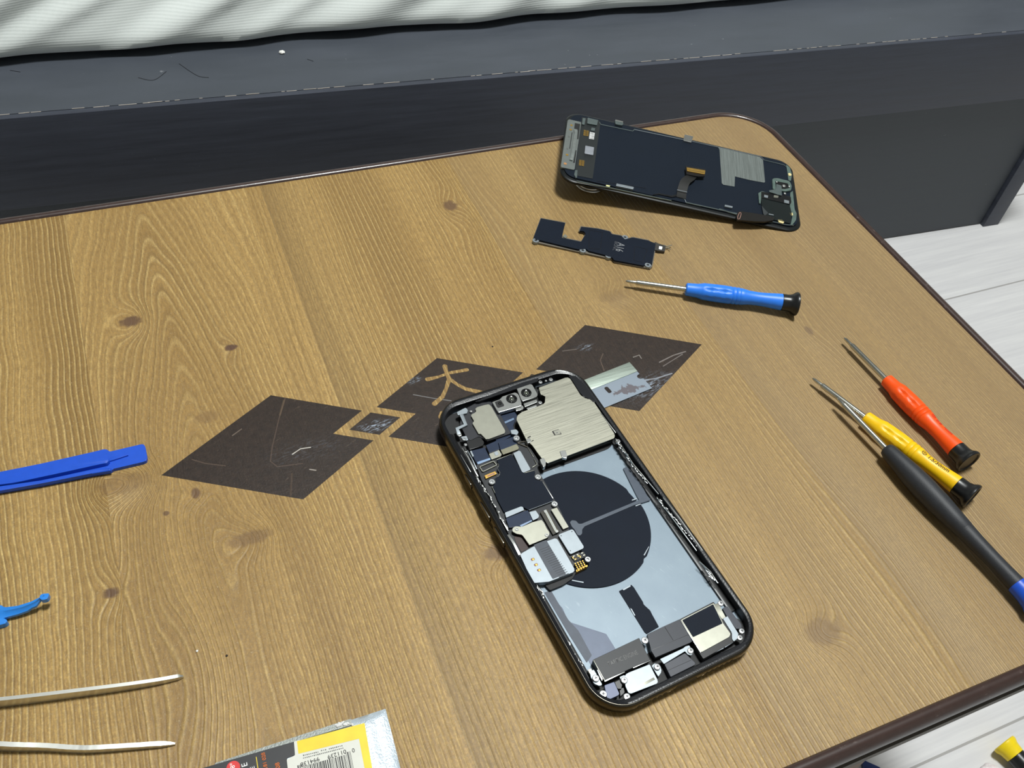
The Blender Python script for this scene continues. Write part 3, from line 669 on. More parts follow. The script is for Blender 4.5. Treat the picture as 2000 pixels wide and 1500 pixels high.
# ---------------------------------------------------------------- open phone
PR = Matrix.Rotation(.085, 3, 'Z') @ Matrix.Rotation(.02, 3, 'X')
PH = Frame((-1.455, .244, TZ + 1.62), PR); RT = 6.4
ph = thing('open_phone', 'opened smartphone body with battery removed showing its circuit parts and coil', 'phone', PH)
PW, PL, PRR = 70.5 / 2, 146.4 / 2, 13.6
def mat_frame():
    m, b, x, y, z = newmat('graphite_steel_band'); n = noise(comb(x * .1, y * .1, z * 1.5), 1.0, 3)
    setc(b, mixc(n, (60, 57, 52), (84, 80, 72))); b.inputs['Metallic'].default_value = .95; b.inputs['Roughness'].default_value = .24; return m
def rr3(i, z, x0=-PW, x1=PW, y0=-PL, y1=PL, r=PRR): return [(a, b_, z) for a, b_ in rrect(x0 + i, x1 - i, y0 + i, y1 - i, max(1.2, r - i), 14)]
bm = bmesh.new(); loft(bm, [rr3(1.2, .25), rr3(.35, .7), rr3(0, 1.8), rr3(0, 4.9), rr3(.25, 5.9), rr3(.7, 6.25), rr3(.9, 6.25), rr3(1.2, 5.8), rr3(1.2, .8)], close=True)
obj('side_band', bm, mat_frame(), ph, smooth=50)
MGK = mat('black_adhesive_gasket', (13, 15, 21), .3, var=.3, scale=.6, bmp=.05)
def mix_rect(t, z, it=3.4, ib=3.3, is_=2.3): 
    return [(a, b_, z) for a, b_ in rrect(-PW + .8 + (is_ - .8) * t, PW - .8 - (is_ - .8) * t, -PL + .8 + (ib - .8) * t, PL - .8 - (it - .8) * t, 12.8 - 3.2 * t, 14)]
bm = bmesh.new(); loft(bm, [mix_rect(0, 6.15), mix_rect(.12, 6.32), mix_rect(.45, 6.1), mix_rect(.8, 6.05), mix_rect(1, 5.9), mix_rect(1.02, 1.0)])
obj('adhesive_rim', bm, MGK, ph, smooth=50)
bm = bmesh.new(); prism(bm, rrect(-PW + 1, PW - 1, -PL + 1, PL - 1, 12.6, 14), 0.02, .9, .25); obj('back_glass', bm, MGL, ph)
bm = bmesh.new(); prism(bm, rrect(-3.5, PW - 1.5, PL - 38, PL - 2, 9, 10), -2.6, .02, .4); obj('camera_bump', bm, MGL, ph)
def mat_backplate():
    m, b, x, y, z = newmat('pale_backplate'); n = noise(comb(x, y), .08, 3); s_ = noise(comb(x * .9 + y * .3, y * .12), 1.0, 4, .7); g_ = noise(comb(x, y), 1.5, 2)
    c = mixc(n, (122, 138, 152), (142, 158, 170)); c = mixc(rng(s_, .64, .72) * .28, c, (205, 214, 220)); c = mixc(rng(g_, .6, .8) * .25, c, (120, 134, 146)); setc(b, c)
    b.inputs['Metallic'].default_value = .15; b.inputs['Roughness'].default_value = .42; return m
bm = bmesh.new(); prism(bm, [(a, b_) for a, b_, _ in mix_rect(.98, 0)], .9, 1.5); obj('backplate', bm, mat_backplate(), ph)
FL = 1.5
def P(name, crop, pts, zt, th, m, bev=.1, rnd=.25, label=None): return plate(name, PH, ph, crop, pts, zt, th, m, bev, rnd, label)
# grey lower-left sheet and left strip
P('grey_sheet', CD, [(-60, 380), (-5, 440), (50, 570), (240, 632), (420, 690), (510, 835), (560, 930), (280, 1010), (140, 760), (-80, 380)], FL + .12, .2, MGR, .02, .3)
P('grey_strip', CCr, [(815, 1185), (880, 1165), (1050, 1452), (1150, 1560), (1280, 1800), (1230, 1870), (1060, 1600)], FL + .15, .2, mat('blue_grey_strip', (66, 74, 88), .5), .02, .2)
# black inner side ledges and the dark tray behind the upper modules
bm = bmesh.new(); prism(bm, rrect(PW - 5.0, PW - 2.2, -PL + 16, PL - 40, .8, 3), 1.4, 2.6, .3); obj('inner_ledge', bm, MND, ph)
bm = bmesh.new(); prism(bm, rrect(-PW + 2.2, -PW + 4.6, -PL + 14, PL - 14, .8, 3), 1.4, 2.6, .3); obj('inner_ledge', bm, MND, ph)
bm = bmesh.new(); prism(bm, rrect(-PW + 2.3, PW - 2.3, PL - 46, PL - 4, 7, 8), 1.4, 1.8, 0); obj('dark_tray', bm, MDK, ph)
bm = bmesh.new(); prism(bm, rrect(-PW + 2.3, PW - 2.3, -PL + 3, -PL + 15.5, 6, 8), 1.4, 1.8, 0); obj('dark_tray', bm, MDK, ph)
# charging coil disc
import itertools
cp = [CA(PH, [(1430, 1085)], 2.1)[0]] + CCr(PH, [(1872, 560), (1845, 730), (1700, 990), (1400, 1122)], 2.1) + CA(PH, [(1800, 1225)], 2.1)
def fitcirc(p):
    n = len(p); mx = sum(a for a, _ in p) / n; my = sum(b for _, b in p) / n
    u = [a - mx for a, _ in p]; v = [b - my for _, b in p]; Suu = sum(a * a for a in u); Svv = sum(a * a for a in v); Suv = sum(a * b for a, b in zip(u, v))
    A_ = .5 * (sum(a ** 3 for a in u) + sum(a * b * b for a, b in zip(u, v))); B_ = .5 * (sum(b ** 3 for b in v) + sum(b * a * a for a, b in zip(u, v)))
    D = Suu * Svv - Suv * Suv; uc = (A_ * Svv - B_ * Suv) / D; vc = (B_ * Suu - A_ * Suv) / D
    return uc + mx, vc + my, math.sqrt(uc * uc + vc * vc + (Suu + Svv) / n)
cx, cy, cr = fitcirc(cp); print('COIL', cx, cy, cr)
bm = bmesh.new(); pts = []
for i in range(96):
    t = 2 * math.pi * i / 96; r_ = cr - (.7 if 40 < (math.degrees(t) + 38) % 360 < 56 or 300 < math.degrees(t) < 306 else 0); xx = cx + r_ * math.cos(t); pts.append((max(-PW + 3.2, min(PW - 3.2, xx)), cy + r_ * math.sin(t)))
prism(bm, pts, 1.5, 2.1, .08); obj('charging_coil', bm, MNV, ph)['label'] = 'large round dark charging coil'
MFX = mat('slate_flex', (70, 80, 94), .4, var=.08)
P('coil_flex', CCr, [(1065, 500), (1085, 480), (1125, 485), (1150, 515), (1180, 515), (1700, 300), (1775, 262), (1850, 265), (1850, 285), (1700, 330), (1210, 540), (1185, 570), (1185, 610), (1165, 630), (1140, 625), (1110, 570), (1085, 545)], 2.35, .5, MFX, .05, .3, 'pale slate flex strip across the coil')
P('coil_flex', C5, [(320, 810), (350, 800), (420, 850), (525, 1050), (520, 1080), (470, 1095), (440, 1050)], 2.2, .6, MFX, .05, .4)
for a in ([(1670, 280), (1720, 262), (1725, 272), (1672, 290)], [(1705, 335), (1755, 318), (1758, 325), (1708, 345)], [(1835, 735), (1840, 738), (1795, 825), (1785, 820)], [(1085, 1062), (1200, 1082), (1198, 1092), (1085, 1070)]): P('coil_tab', CCr, a, 2.25, .4, MSI, .02, .05)
P('battery_strip', CD, [(545, 272), (665, 210), (690, 235), (780, 380), (785, 402), (850, 462), (868, 500), (935, 620), (815, 690), (795, 672)], FL + .3, .3, MNV, .04, .2, 'dark adhesive strip on the pale backplate')
P('strip_tab', CD, [(580, 255), (655, 215), (660, 225), (590, 265)], FL + .4, .2, MSI, .02, .05); P('strip_tab', CD, [(655, 440), (668, 445), (705, 510), (695, 512)], FL + .4, .2, MSI, .02, .05)
# ---- camera housing
MBR = brushed('brushed_shield', (164, 163, 150), .4, 'x', var=.06)
sh_ = [(1060, 285), (1330, 185), (1360, 190), (1385, 225), (1470, 360), (1525, 395), (1580, 398), (1670, 530), (1805, 745), (1800, 778), (1150, 1022), (1110, 1000), (1060, 935), (1000, 850), (940, 795), (845, 600), (850, 560), (900, 522), (1050, 470), (1120, 440), (1130, 370), (1080, 350)]
P('camera_shield', CA, sh_, 6.0, .35, MBR, .15, .5, 'brushed metal camera shield plate')
c0 = CA(PH, sh_, 6.0); cxm = sum(a for a, _ in c0) / len(c0); cym = sum(b for _, b in c0) / len(c0)
bm = bmesh.new(); prism(bm, [(cxm + (a - cxm) * .975, cym + (b - cym) * .98) for a, b in c0], 1.5, 5.64); obj('camera_module', bm, mat('dark_module_wall', (40, 40, 40), .35, .5, var=.2), ph)
bm = bmesh.new(); prism(bm, [(cxm + (a - cxm) * .985, cym + (b - cym) * .99) for a, b in c0], 3.7, 4.2, .1); obj('module_lip', bm, mat('dark_lip', (66, 66, 62), .35, .7), ph)
P('shield_clip', CA, [(1265, 905), (1320, 893), (1340, 950), (1335, 975), (1290, 965)], 6.35, 1.4, MSB, .15, .3); P('shield_clip', CA, [(1070, 985), (1110, 970), (1130, 1005), (1128, 1050), (1105, 1060), (1085, 1020)], 6.3, 2.2, MSB, .15, .3)
P('shield_clip', CA, [(935, 790), (975, 775), (990, 812), (955, 828)], 6.3, 1.6, MSB, .15, .3)
P('shield_slot', CA, [(1190, 712), (1255, 690), (1285, 740), (1215, 752)], 6.05, .2, MDK, .0, .05); P('shield_slot_tab', CA, [(1205, 712), (1262, 692), (1275, 735), (1225, 748)], 6.09, .15, MTN, .0, .1); screw(PH, ph, CA, (1240, 725), 6.2, .45)
P('shield_slot', CA, [(950, 770), (980, 755), (985, 765), (955, 780)], 6.04, .2, MDK, 0, .02); P('shield_slot', CA, [(990, 805), (1010, 795), (1012, 803), (992, 812)], 6.04, .2, MDK, 0, .02)
# ---- face sensors
P('sensor_housing', CA, [(605, 425), (690, 398), (700, 375), (830, 332), (862, 350), (890, 430), (896, 462), (670, 528), (655, 510)], 6.1, 1.9, MSB, .18, .35, 'bright metal housing of the small front camera and projector')
P('sensor_window', CA, [(632, 425), (690, 405), (722, 452), (722, 465), (665, 483), (650, 470)], 6.2, .3, MDK, .05, .3)
def lens(p, r, h, name='lens'):
    x, y = CA(PH, [p], h)[0]; bm = bmesh.new(); R_ = vlathe(bm, x, y, [(r, h - .5), (r, h), (r * .9, h + .12), (r * .82, h - .05), (r * .45, h - .25), (0, h - .3)], 30); bm.faces.new(R_[-1]); obj(name, bm, MGL, ph, smooth=40)
    bm = bmesh.new(); rr_ = r * .42; vlathe(bm, x, y, [(rr_, h - .28), (rr_ * .8, h - .05), (rr_ * .45, h + .08), (0, h + .12)], 20); obj('lens_glass', bm, mat('lens_coating', (60, 66, 54), .05, .0, coat=1.0), ph, smooth=80)
lens((797, 392), 2.4, 6.35); lens((682, 438), .7, 6.4)
P('sensor_housing', CA, [(845, 292), (880, 275), (985, 250), (1000, 262), (1052, 355), (1040, 375), (905, 418), (890, 400)], 6.1, 2.2, MSB, .18, .35, 'square metal housing of the front camera'); lens((940, 333), 2.3, 6.35)
P('sensor_bracket', CA, [(912, 440), (1040, 398), (1050, 425), (925, 475)], 5.3, 1.2, MSB, .2, .3); P('sensor_bracket', CA, [(940, 485), (1035, 452), (1045, 468), (955, 500)], 5.0, .8, MSB, .15, .2)
P('sensor_bracket', CA, [(830, 470), (900, 455), (915, 480), (905, 500), (840, 512)], 5.2, 1.0, MSB, .15, .3)
# ---- top-left speaker module
P('module_base', CA, [(330, 500), (440, 440), (600, 425), (640, 470), (790, 730), (560, 808), (480, 760), (390, 800), (350, 760), (290, 640)], 4.6, 3, mat('navy_black_plastic', (20, 23, 32), .5, var=.1), .1, .4)
P('speaker_module', CA, [(455, 478), (520, 458), (575, 447), (600, 472), (735, 708), (728, 730), (572, 787), (545, 786), (505, 746), (500, 736), (474, 735), (466, 722), (418, 640), (414, 630), (432, 614), (400, 560), (405, 546), (445, 528), (452, 510), (440, 495)], 5.6, 1.2, MTN, .14, .3, 'tan-grey steel earpiece speaker cover')
bm = bmesh.new(); q = CA(PH, [(275, 545), (305, 540), (350, 648), (262, 684), (285, 740)], 5.4); prism(bm, stroke(q, 1.5), 4.7, 5.4, .1); obj('left_bracket', bm, MSI, ph)
P('left_bracket', CA, [(262, 525), (300, 505), (345, 480), (370, 505), (360, 535), (300, 548), (270, 552)], 5.5, .7, MSI, .1, .3)
for p, r, rg in (((1078, 228), .9, 0), ((1180, 203), .95, 0), ((1132, 214), .55, 0), ((1076, 428), .9, 0), ((400, 512), .6, 0), ((347, 838), .7, 0), ((345, 494), .7, 1), ((335, 784), .9, 1), ((845, 776), 1.35, 1), ((1836, 806), 1.1, 0), ((962, 806), .75, 0)): screw(PH, ph, CA, p, 5.6 if not rg else 5.3, r, ring=bool(rg))
P('left_bracket', CA, [(250, 690), (290, 700), (312, 750), (285, 762), (262, 745)], 5.2, .8, MSB, .15, .4); P('left_bracket', CA, [(300, 765), (355, 755), (375, 795), (325, 808)], 4.9, .7, MSI, .1, .3)
P('left_bracket', CA, [(785, 700), (840, 692), (865, 720), (850, 745), (795, 735)], 5.2, .8, MSI, .1, .3)
# ---- flex cables
P('flex_cable_and_gloss', CA, [(680, 560), (830, 520), (850, 560), (810, 660), (830, 740), (660, 830), (600, 720), (700, 640)], 3.6, 1, MNG, .1, .4)
P('flex_cable_and_gloss', CA, [(703, 628), (815, 580), (822, 596), (715, 645)], 3.85, .4, mat('pale_flex_fold', (120, 142, 170), .3), .05, .1)
P('flex_cable_and_gloss', CA, [(350, 800), (490, 762), (530, 822), (515, 850), (385, 892)], 4.3, 1.5, MND, .2, .4)
P('flex_cable_and_gloss', CA, [(385, 905), (535, 868), (590, 985), (462, 1035)], 3.9, 1.2, MNG, .15, .3); P('flex_cable_and_gloss', CA, [(458, 1012), (585, 970), (592, 988), (466, 1035)], 4.05, .8, mat('flex_gloss_highlight', (140, 165, 196), .28), .1, .2)  # pale strip is the gloss highlight on the navy flex, put in as colour
P('flex_cable_and_gloss', CA, [(545, 848), (655, 800), (680, 885), (580, 925)], 3.9, 1.2, MNG, .1, .2); P('flex_cable_and_gloss', CA, [(665, 818), (815, 762), (850, 835), (690, 895)], 3.9, 1.2, MNG, .1, .2)
P('connector_cover', CA, [(575, 932), (672, 892), (700, 940), (690, 955), (600, 985)], 4.6, .6, MTN, .08, .2); P('connector_cover', CA, [(622, 915), (655, 903), (672, 935), (640, 950)], 4.75, .3, MSI, .08, .1)
P('connector_cover', CA, [(690, 895), (845, 835), (868, 872), (860, 888), (712, 938)], 4.6, .6, mat('olive_steel', (128, 126, 108), .4, .6), .08, .2)
# ---- logic board left in the phone
MBD = mat('dark_circuit_board', (20, 23, 28), .5, var=.25, scale=1.0)
P('circuit_board', CA, [(450, 1040), (640, 985), (800, 935), (815, 905), (860, 820), (935, 808), (1060, 1000), (1045, 1080), (1110, 1190), (1215, 1380), (1280, 1500), (1330, 1620), (1440, 1840), (1480, 1960), (1440, 2010), (1120, 2180), (1010, 2180), (880, 1980), (760, 1700), (560, 1300), (500, 1180)], 3.7, 1.8, MBD, .05, .5)
P('shield_film', CB, [(690, 240), (860, 172), (885, 190), (1000, 388), (1020, 402), (1148, 368), (1160, 395), (1142, 430), (1160, 478), (1215, 495), (1248, 500), (1380, 710), (1372, 738), (1080, 852), (1000, 806), (780, 880), (700, 730), (640, 575), (662, 530), (664, 462), (720, 430), (728, 400), (700, 375), (692, 345), (715, 312), (712, 290)], 4.6, .9, MNV, .06, .35, 'large dark navy shield over the main circuit board')
def outline(name, crop, pts, zt, wd, th, m, closed=True):
    q = roundpoly(crop(PH, pts, zt), .5, 3); bm = bmesh.new()
    if closed: q = q + [q[0]]
    prism_l = stroke(q, wd)
    n = len(q)
    for i in range(n - 1):
        a = prism_l[i]; b_ = prism_l[i + 1]; c = prism_l[2 * n - 2 - i]; d = prism_l[2 * n - 1 - i]
        prism(bm, [a, b_, c, d], zt - th, zt)
    obj(name, bm, m, ph, smooth=0)
outline('board_frame', CB, [(480, 322), (650, 252), (690, 300), (518, 382)], 4.5, .28, .9, MTN); outline('board_frame', CA, [(855, 825), (925, 805), (955, 865)], 4.4, .16, .6, MPC)
bm = bmesh.new()
def edge_line(crop, pts, z, wd, name='board_edge_line', m=MTN):
    bm = bmesh.new(); prism(bm, stroke(crop(PH, pts, z), wd), z - .5, z, .03); obj(name, bm, m, ph)
edge_line(CB, [(1250, 505), (1376, 706)], 4.8, .28, m=MSB); edge_line(CB, [(690, 236), (860, 170)], 4.5, .14); edge_line(CB, [(866, 180), (1008, 400)], 4.5, .16); edge_line(CB, [(1008, 400), (1146, 366)], 4.5, .14)
edge_line(CB, [(700, 280), (716, 300), (696, 345), (730, 392), (718, 432), (668, 462), (668, 530)], 4.6, .12); edge_line(CB, [(632, 560), (668, 640)], 4.6, .2); edge_line(CA, [(1015, 980), (1045, 1035), (1000, 1062)], 4.3, .16); edge_line(CA, [(945, 855), (1010, 960)], 4.2, .1)
bm = bmesh.new(); a = Vector(CB(PH, [(1085, 850)], 4.7)[0]); b_ = Vector(CB(PH, [(1370, 742)], 4.7)[0])
for i in range(34): q = a + (b_ - a) * (i / 33); cyl(bm, q.x, q.y, 4.0, 4.72, .11, 6)
obj('solder_dots', bm, MSI, ph)
P('chip', CA, [(812, 925), (868, 900), (882, 905), (980, 1078), (975, 1090), (912, 1115), (896, 1105)], 4.9, .8, MSI, .1, .25, 'pale grey oblong chip can')
P('gold_connector', CB, [(538, 430), (670, 376), (690, 406), (556, 465)], 4.6, .7, MGD, .06, .15); P('gold_connector_slot', CB, [(570, 430), (655, 396), (668, 412), (580, 446)], 4.65, .2, mat('pinkish_socket', (150, 110, 96), .5), .02, .1)
for p in ((630, 503), (1194, 445), (1396, 774)): screw(PH, ph, CB, p, 5.0, 1.25, ring=True)
# ---- lower board cluster
P('silver_tab', CCr, [(430, 405), (590, 345), (608, 352), (618, 380), (442, 455)], 4.9, .5, MSI, .08, .25); P('flex_cable_and_gloss', CCr, [(440, 462), (600, 400), (655, 380), (680, 440), (700, 482), (570, 540), (470, 552)], 5.0, .9, MNG, .15, .3, 'glossy blue-grey flex cable')
P('silver_tab', CCr, [(668, 400), (732, 384), (765, 435), (756, 458), (705, 482)], 5.0, .5, MSI, .08, .3)
P('flex_fold', CCr, [(575, 530), (690, 478), (698, 488), (590, 545)], 5.15, .3, mat('pale_flex_fold3', (150, 170, 200), .25), .05, .1)
P('metal_cover', CCr, [(596, 545), (700, 500), (790, 475), (812, 505), (838, 560), (866, 600), (862, 630), (842, 652), (670, 722), (600, 622), (545, 612), (505, 590), (503, 562), (530, 540), (565, 542)], 5.5, .45, MTN, .1, .3, 'tan-grey metal cover with two screw ears')
for p in ((548, 566), (840, 624)): screw(PH, ph, CCr, p, 5.75, .75, ring=True)
P('dark_socket', CCr, [(520, 640), (600, 622), (672, 728), (640, 770), (590, 790), (540, 700)], 3.9, .6, mat('red_brown_socket', (48, 26, 22), .5), .05, .2)
P('long_connector', CCr, [(775, 400), (850, 368), (968, 588), (900, 622)], 4.7, 1, mat('dark_connector', (50, 48, 42), .4, .3), .08, .2); P('connector_rail', CCr, [(815, 392), (838, 382), (945, 585), (922, 596)], 4.95, .3, MTN, .05, .1); P('connector_rail', CCr, [(832, 400), (838, 397), (930, 575), (924, 578)], 5.05, .2, MSI, .02, .02)
for p in ([(808, 385), (835, 375), (845, 398), (818, 408)], [(920, 578), (948, 572), (955, 595), (930, 602)]): P('connector_end', CCr, p, 5.1, .4, MSB, .05, .1)
P('chip', CCr, [(880, 375), (938, 355), (1055, 545), (1000, 568)], 4.9, .8, MTN, .08, .25, 'tan oblong chip can')
P('chip', CCr, [(955, 628), (960, 618), (1085, 568), (1100, 575), (1202, 738), (1196, 755), (1075, 810), (1062, 800)], 5.0, .9, MSI, .1, .3, 'pale silver square chip can with etched code mark')
for p in ((1085, 590), (980, 632), (1070, 778)): bm = bmesh.new(); x, y = CCr(PH, [p], 5.02)[0]; cyl(bm, x, y, 4.9, 5.03, .22, 10); obj('chip_dot', bm, MDK, ph)
P('small_components', CCr, [(1075, 835), (1200, 785), (1225, 835), (1110, 882)], 4.2, .5, MBD, .02, .2)
bm = bmesh.new(); bm2 = bmesh.new()
for u, v in ((1095, 845), (1120, 860), (1140, 815), (1165, 835), (1185, 800), (1205, 820), (1150, 828), (1105, 830)): x, y = CCr(PH, [(u, v)], 4.5)[0]; box(bm if (u + v) % 2 else bm2, x, y, 4.4, .9, .5, .45, rot=random.choice((0, 1.57)), bev=.05)
obj('soldered_capacitors', bm, MTN, ph); obj('soldered_capacitors', bm2, MGD, ph)
bm = bmesh.new()
for i in range(4):
    for j in range(4):
        u = 1118 + i * 24 + j * 9; v = 905 - i * 9 + j * 17; x, y = CCr(PH, [(u, v)], 4.6)[0]; cyl(bm, x, y, 4.0, 4.65, .28, 10)
obj('gold_pads', bm, MGD, ph)
P('gold_wall', CCr, [(1125, 965), (1235, 915), (1240, 930), (1130, 985)], 3.9, 2.3, MGD, .1, .1); screw(PH, ph, CCr, (1241, 860), 5.0, 1.15, ring=True)
# SIM reader
P('card_reader', CCr, [(580, 818), (600, 800), (700, 742), (840, 685), (925, 655), (945, 668), (1112, 960), (1105, 985), (860, 1080), (720, 1092), (698, 1078)], 5.0, 2.2, MSI, .12, .4, 'silver card reader with three oval holes')
P('ribbon_strip', CCr, [(712, 720), (800, 685), (835, 672), (850, 700), (1028, 1005), (900, 1052), (890, 1040)], 5.12, .3, mat('ribbed_slate_flex', (52, 60, 72), .42, var=.15), .05, .15, 'dark ribbed ribbon across the card reader')
bm = bmesh.new()
for i in range(15): 
    u = 770 + i * 13.5; v = 755 + i * 19; q = CCr(PH, [(u, v + 16), (u + 95, v - 22)], 5.16); prism(bm, stroke(q, .16), 5.0, 5.17)
obj('flex_ribs', bm, mat('dark_rib', (30, 34, 42), .5), ph)
for p in ((703, 862), (734, 915), (764, 967)): 
    q = roundpoly(CCr(PH, [(p[0] - 24, p[1] - 4), (p[0] + 10, p[1] - 18), (p[0] + 24, p[1] + 4), (p[0] - 10, p[1] + 18)], 5.03), 1.2, 5); bm = bmesh.new(); prism(bm, q, 4.8, 5.03); obj('oval_hole', bm, mat('hole_brown', (120, 70, 50), .5), ph); 
    x, y = CCr(PH, [(p[0] + 4, p[1])], 5.05)[0]; bm = bmesh.new(); cyl(bm, x, y, 4.8, 5.06, .42, 12); obj('reader_contact', bm, MGD, ph)
P('black_foot', CCr, [(820, 1110), (900, 1065), (1060, 1000), (1130, 985), (1090, 1050), (1000, 1110), (870, 1165)], 2.9, 1.4, MDK, .1, .5)
# ---- lower edge: haptic motor, speaker, bracket
P('haptic_motor', CD, [(290, 942), (742, 728), (850, 945), (405, 1142)], 5.4, 3.6, mat('haptic_case', (30, 32, 35), .45, .2, var=.05), .12, .25, 'black haptic motor block printed TAPTIC ENGINE')
edge_line(CD, [(405, 1150), (600, 1058)], 5.2, .5, 'motor_trim', MSB); edge_line(CD, [(680, 1018), (848, 945)], 5.2, .5, 'motor_trim', MSB); edge_line(CD, [(296, 946), (402, 1138)], 5.42, .22, 'motor_trim', MTN)
a = Vector(CD(PH, [(436, 992)], 5.42)[0]); b_ = Vector(CD(PH, [(722, 872)], 5.42)[0]); MT1 = mat('grey_print', (128, 128, 128), .5); MT2 = mat('dim_grey_print', (92, 92, 92), .5); an = math.atan2(b_.y - a.y, b_.x - a.x); Lx = (b_ - a).length
def fitw(o, wd):
    xs = [v.co.x for v in o.data.vertices]; return wd / ((max(xs) - min(xs)) / S)
for body, s0, s1, mm in (('TAPTIC', 0, .50, MT1), ('ENGINE', .54, 1, MT2)):
    for xs in (1.0, None):
        q = a + (b_ - a) * s0
        if xs is None: xs = k_
        o = textmesh('printed_name', body, 2.3, mm, ph, q.x, q.y, 5.44, an, .04, 'LEFT', xs, bold=.02 if s0 == 0 else 0)
        if xs == 1.0:
            xv = [(v.co.x * math.cos(an) + v.co.y * math.sin(an)) / S for v in o.data.vertices]; k_ = (s1 - s0) * Lx / (max(xv) - min(xv)); bpy.data.objects.remove(o)
        else: break
P('motor_ear', CD, [(262, 1055), (300, 1035), (330, 1095), (385, 1185), (360, 1200), (300, 1175), (270, 1110)], 4.6, .9, MSI, .15, .5); P('motor_ear', CD, [(238, 1040), (275, 1025), (290, 1075), (262, 1085)], 4.4, .7, MTN, .1, .2); P('motor_ear', CD, [(332, 1040), (345, 1030), (385, 1120), (380, 1150), (355, 1100)], 4.9, .5, MSB, .1, .2)
P('center_bracket', CD, [(820, 692), (1000, 608), (1140, 545), (1262, 762), (1240, 775), (900, 922), (860, 852)], 5.0, 1.6, mat('slate_bracket', (28, 33, 44), .42, .1, var=.06), .1, .25, 'slate grey plastic bracket between motor and speaker')
edge_line(CD, [(992, 622), (1074, 752)], 5.05, .22, 'bracket_slit', MDK); edge_line(CD, [(870, 845), (1240, 690)], 5.04, .1, 'bracket_slit', MND)
P('speaker_box', CD, [(1140, 545), (1470, 375), (1560, 540), (1650, 690), (1665, 765), (1370, 935), (1340, 890)], 4.9, 3.0, MND, .1, .4)
P('loudspeaker', CD, [(1150, 552), (1470, 388), (1562, 588), (1635, 690), (1620, 720), (1350, 868), (1330, 860)], 5.3, .5, MTN, .1, .3, 'loudspeaker with dark upper and tan-grey lower half')
P('speaker_film', CD, [(1162, 556), (1465, 400), (1556, 588), (1268, 722)], 5.36, .15, MNV, .02, .3); edge_line(CD, [(1146, 556), (1345, 872)], 5.36, .25, 'speaker_trim', MSB)
P('speaker_foot', CD, [(1342, 872), (1460, 820), (1540, 775), (1580, 790), (1570, 830), (1370, 930)], 4.6, .6, MSI, .12, .3); P('speaker_foot', CD, [(1565, 780), (1640, 745), (1665, 770), (1580, 825)], 4.6, .6, MSI, .1, .2)
bm = bmesh.new(); q = CD(PH, [(1495, 395), (1530, 470), (1570, 540)], 5.1); prism(bm, stroke(q, 1.9), 4.3, 5.1, .1); obj('right_bracket', bm, MTN, ph)
P('right_bracket', CD, [(1560, 540), (1605, 515), (1690, 655), (1712, 690), (1700, 735), (1668, 765), (1650, 740), (1648, 680)], 5.3, .6, MSI, .1, .3, 'bright silver curved bracket beside the loudspeaker')
P('right_flex', CD, [(1555, 440), (1600, 418), (1640, 470), (1740, 600), (1745, 640), (1690, 640), (1600, 520)], 4.3, 1.2, mat('slate_side_block', (44, 48, 60), .4), .1, .3)
for p, r in (((1541, 388), 1.15), ((1746, 660), 1.1), ((1728, 725), 1.1), ((1246, 850), 1.15), ((920, 1008), 1.15), ((598, 1138), 1.2), ((320, 1120), 1.25), ((392, 1275), 1.35), ((624, 1300), 1.2), ((800, 750), 1.3), ((50, 785), 1.0)): screw(PH, ph, CD, p, 5.45, r)
P('port_shield', CD, [(605, 1090), (640, 1068), (845, 985), (925, 1148), (922, 1172), (665, 1272), (640, 1270), (608, 1200)], 4.8, .6, MSI, .12, .4, 'bright silver shield over the charging port')
edge_line(CD, [(700, 1240), (770, 1190), (890, 1125)], 4.85, .9, 'shield_emboss', MTN); P('port_shield_ear', CD, [(548, 1110), (600, 1092), (640, 1130), (630, 1180), (590, 1180)], 4.7, .4, MSI, .08, .4)
P('port_bracket', CD, [(945, 935), (1175, 830), (1190, 815), (1230, 800), (1275, 870), (1250, 900), (1215, 890), (1190, 855), (985, 985)], 4.8, .5, MSI, .1, .3); P('port_block', CD, [(988, 985), (1190, 875), (1290, 975), (1290, 990), (1050, 1112)], 4.5, 2.5, mat('slate_port_block', (46, 50, 62), .45), .15, .4); edge_line(CD, [(1020, 1048), (1250, 945)], 4.55, .12, 'port_seam', MDK)
P('port_bracket', CD, [(862, 1000), (900, 975), (950, 1000), (960, 1060), (930, 1110), (900, 1060)], 4.6, .6, MSI, .12, .4)
P('blue_grey_block', CD, [(402, 1192), (498, 1158), (545, 1268), (545, 1285), (442, 1335), (430, 1320)], 4.9, 1.8, mat('blue_grey_plastic', (98, 108, 142), .4, var=.04), .12, .35, 'blue-grey rubber block near the corner')
P('corner_flex', CD, [(500, 1160), (548, 1135), (575, 1180), (570, 1230), (530, 1225)], 4.3, 1.4, MND, .15, .3); P('corner_flex', CD, [(548, 1225), (590, 1215), (600, 1260), (560, 1300)], 3.6, 1.4, MND, .1, .2)
# ---- clips and silver clutter along the inner walls
def clutter(name, crop, path, zt, n, seed, wmin=.25, wmax=.8, m=MSB):
    random.seed(seed); q = [Vector(p) for p in crop(PH, path, zt)]; bm = bmesh.new()
    L = [0]
    for a, b_ in zip(q, q[1:]): L.append(L[-1] + (b_ - a).length)
    for i in range(n):
        s_ = (i + random.uniform(.1, .9)) / n * L[-1]; k = max(j for j in range(len(L)) if L[j] <= s_); k = min(k, len(q) - 2)
        d = (q[k + 1] - q[k]).normalized(); p = q[k] + d * (s_ - L[k]); nn = Vector((-d.y, d.x)); p += nn * random.uniform(-.45, .45)
        box(bm, p.x, p.y, zt - random.uniform(.1, .7), random.uniform(.8, 2.6) * .8, random.uniform(wmin, wmax) * .7, .5, rot=math.atan2(d.y, d.x) + random.gauss(0, .22), bev=.08)
    o = obj(name, bm, m, ph); o['kind'] = 'stuff'; return o
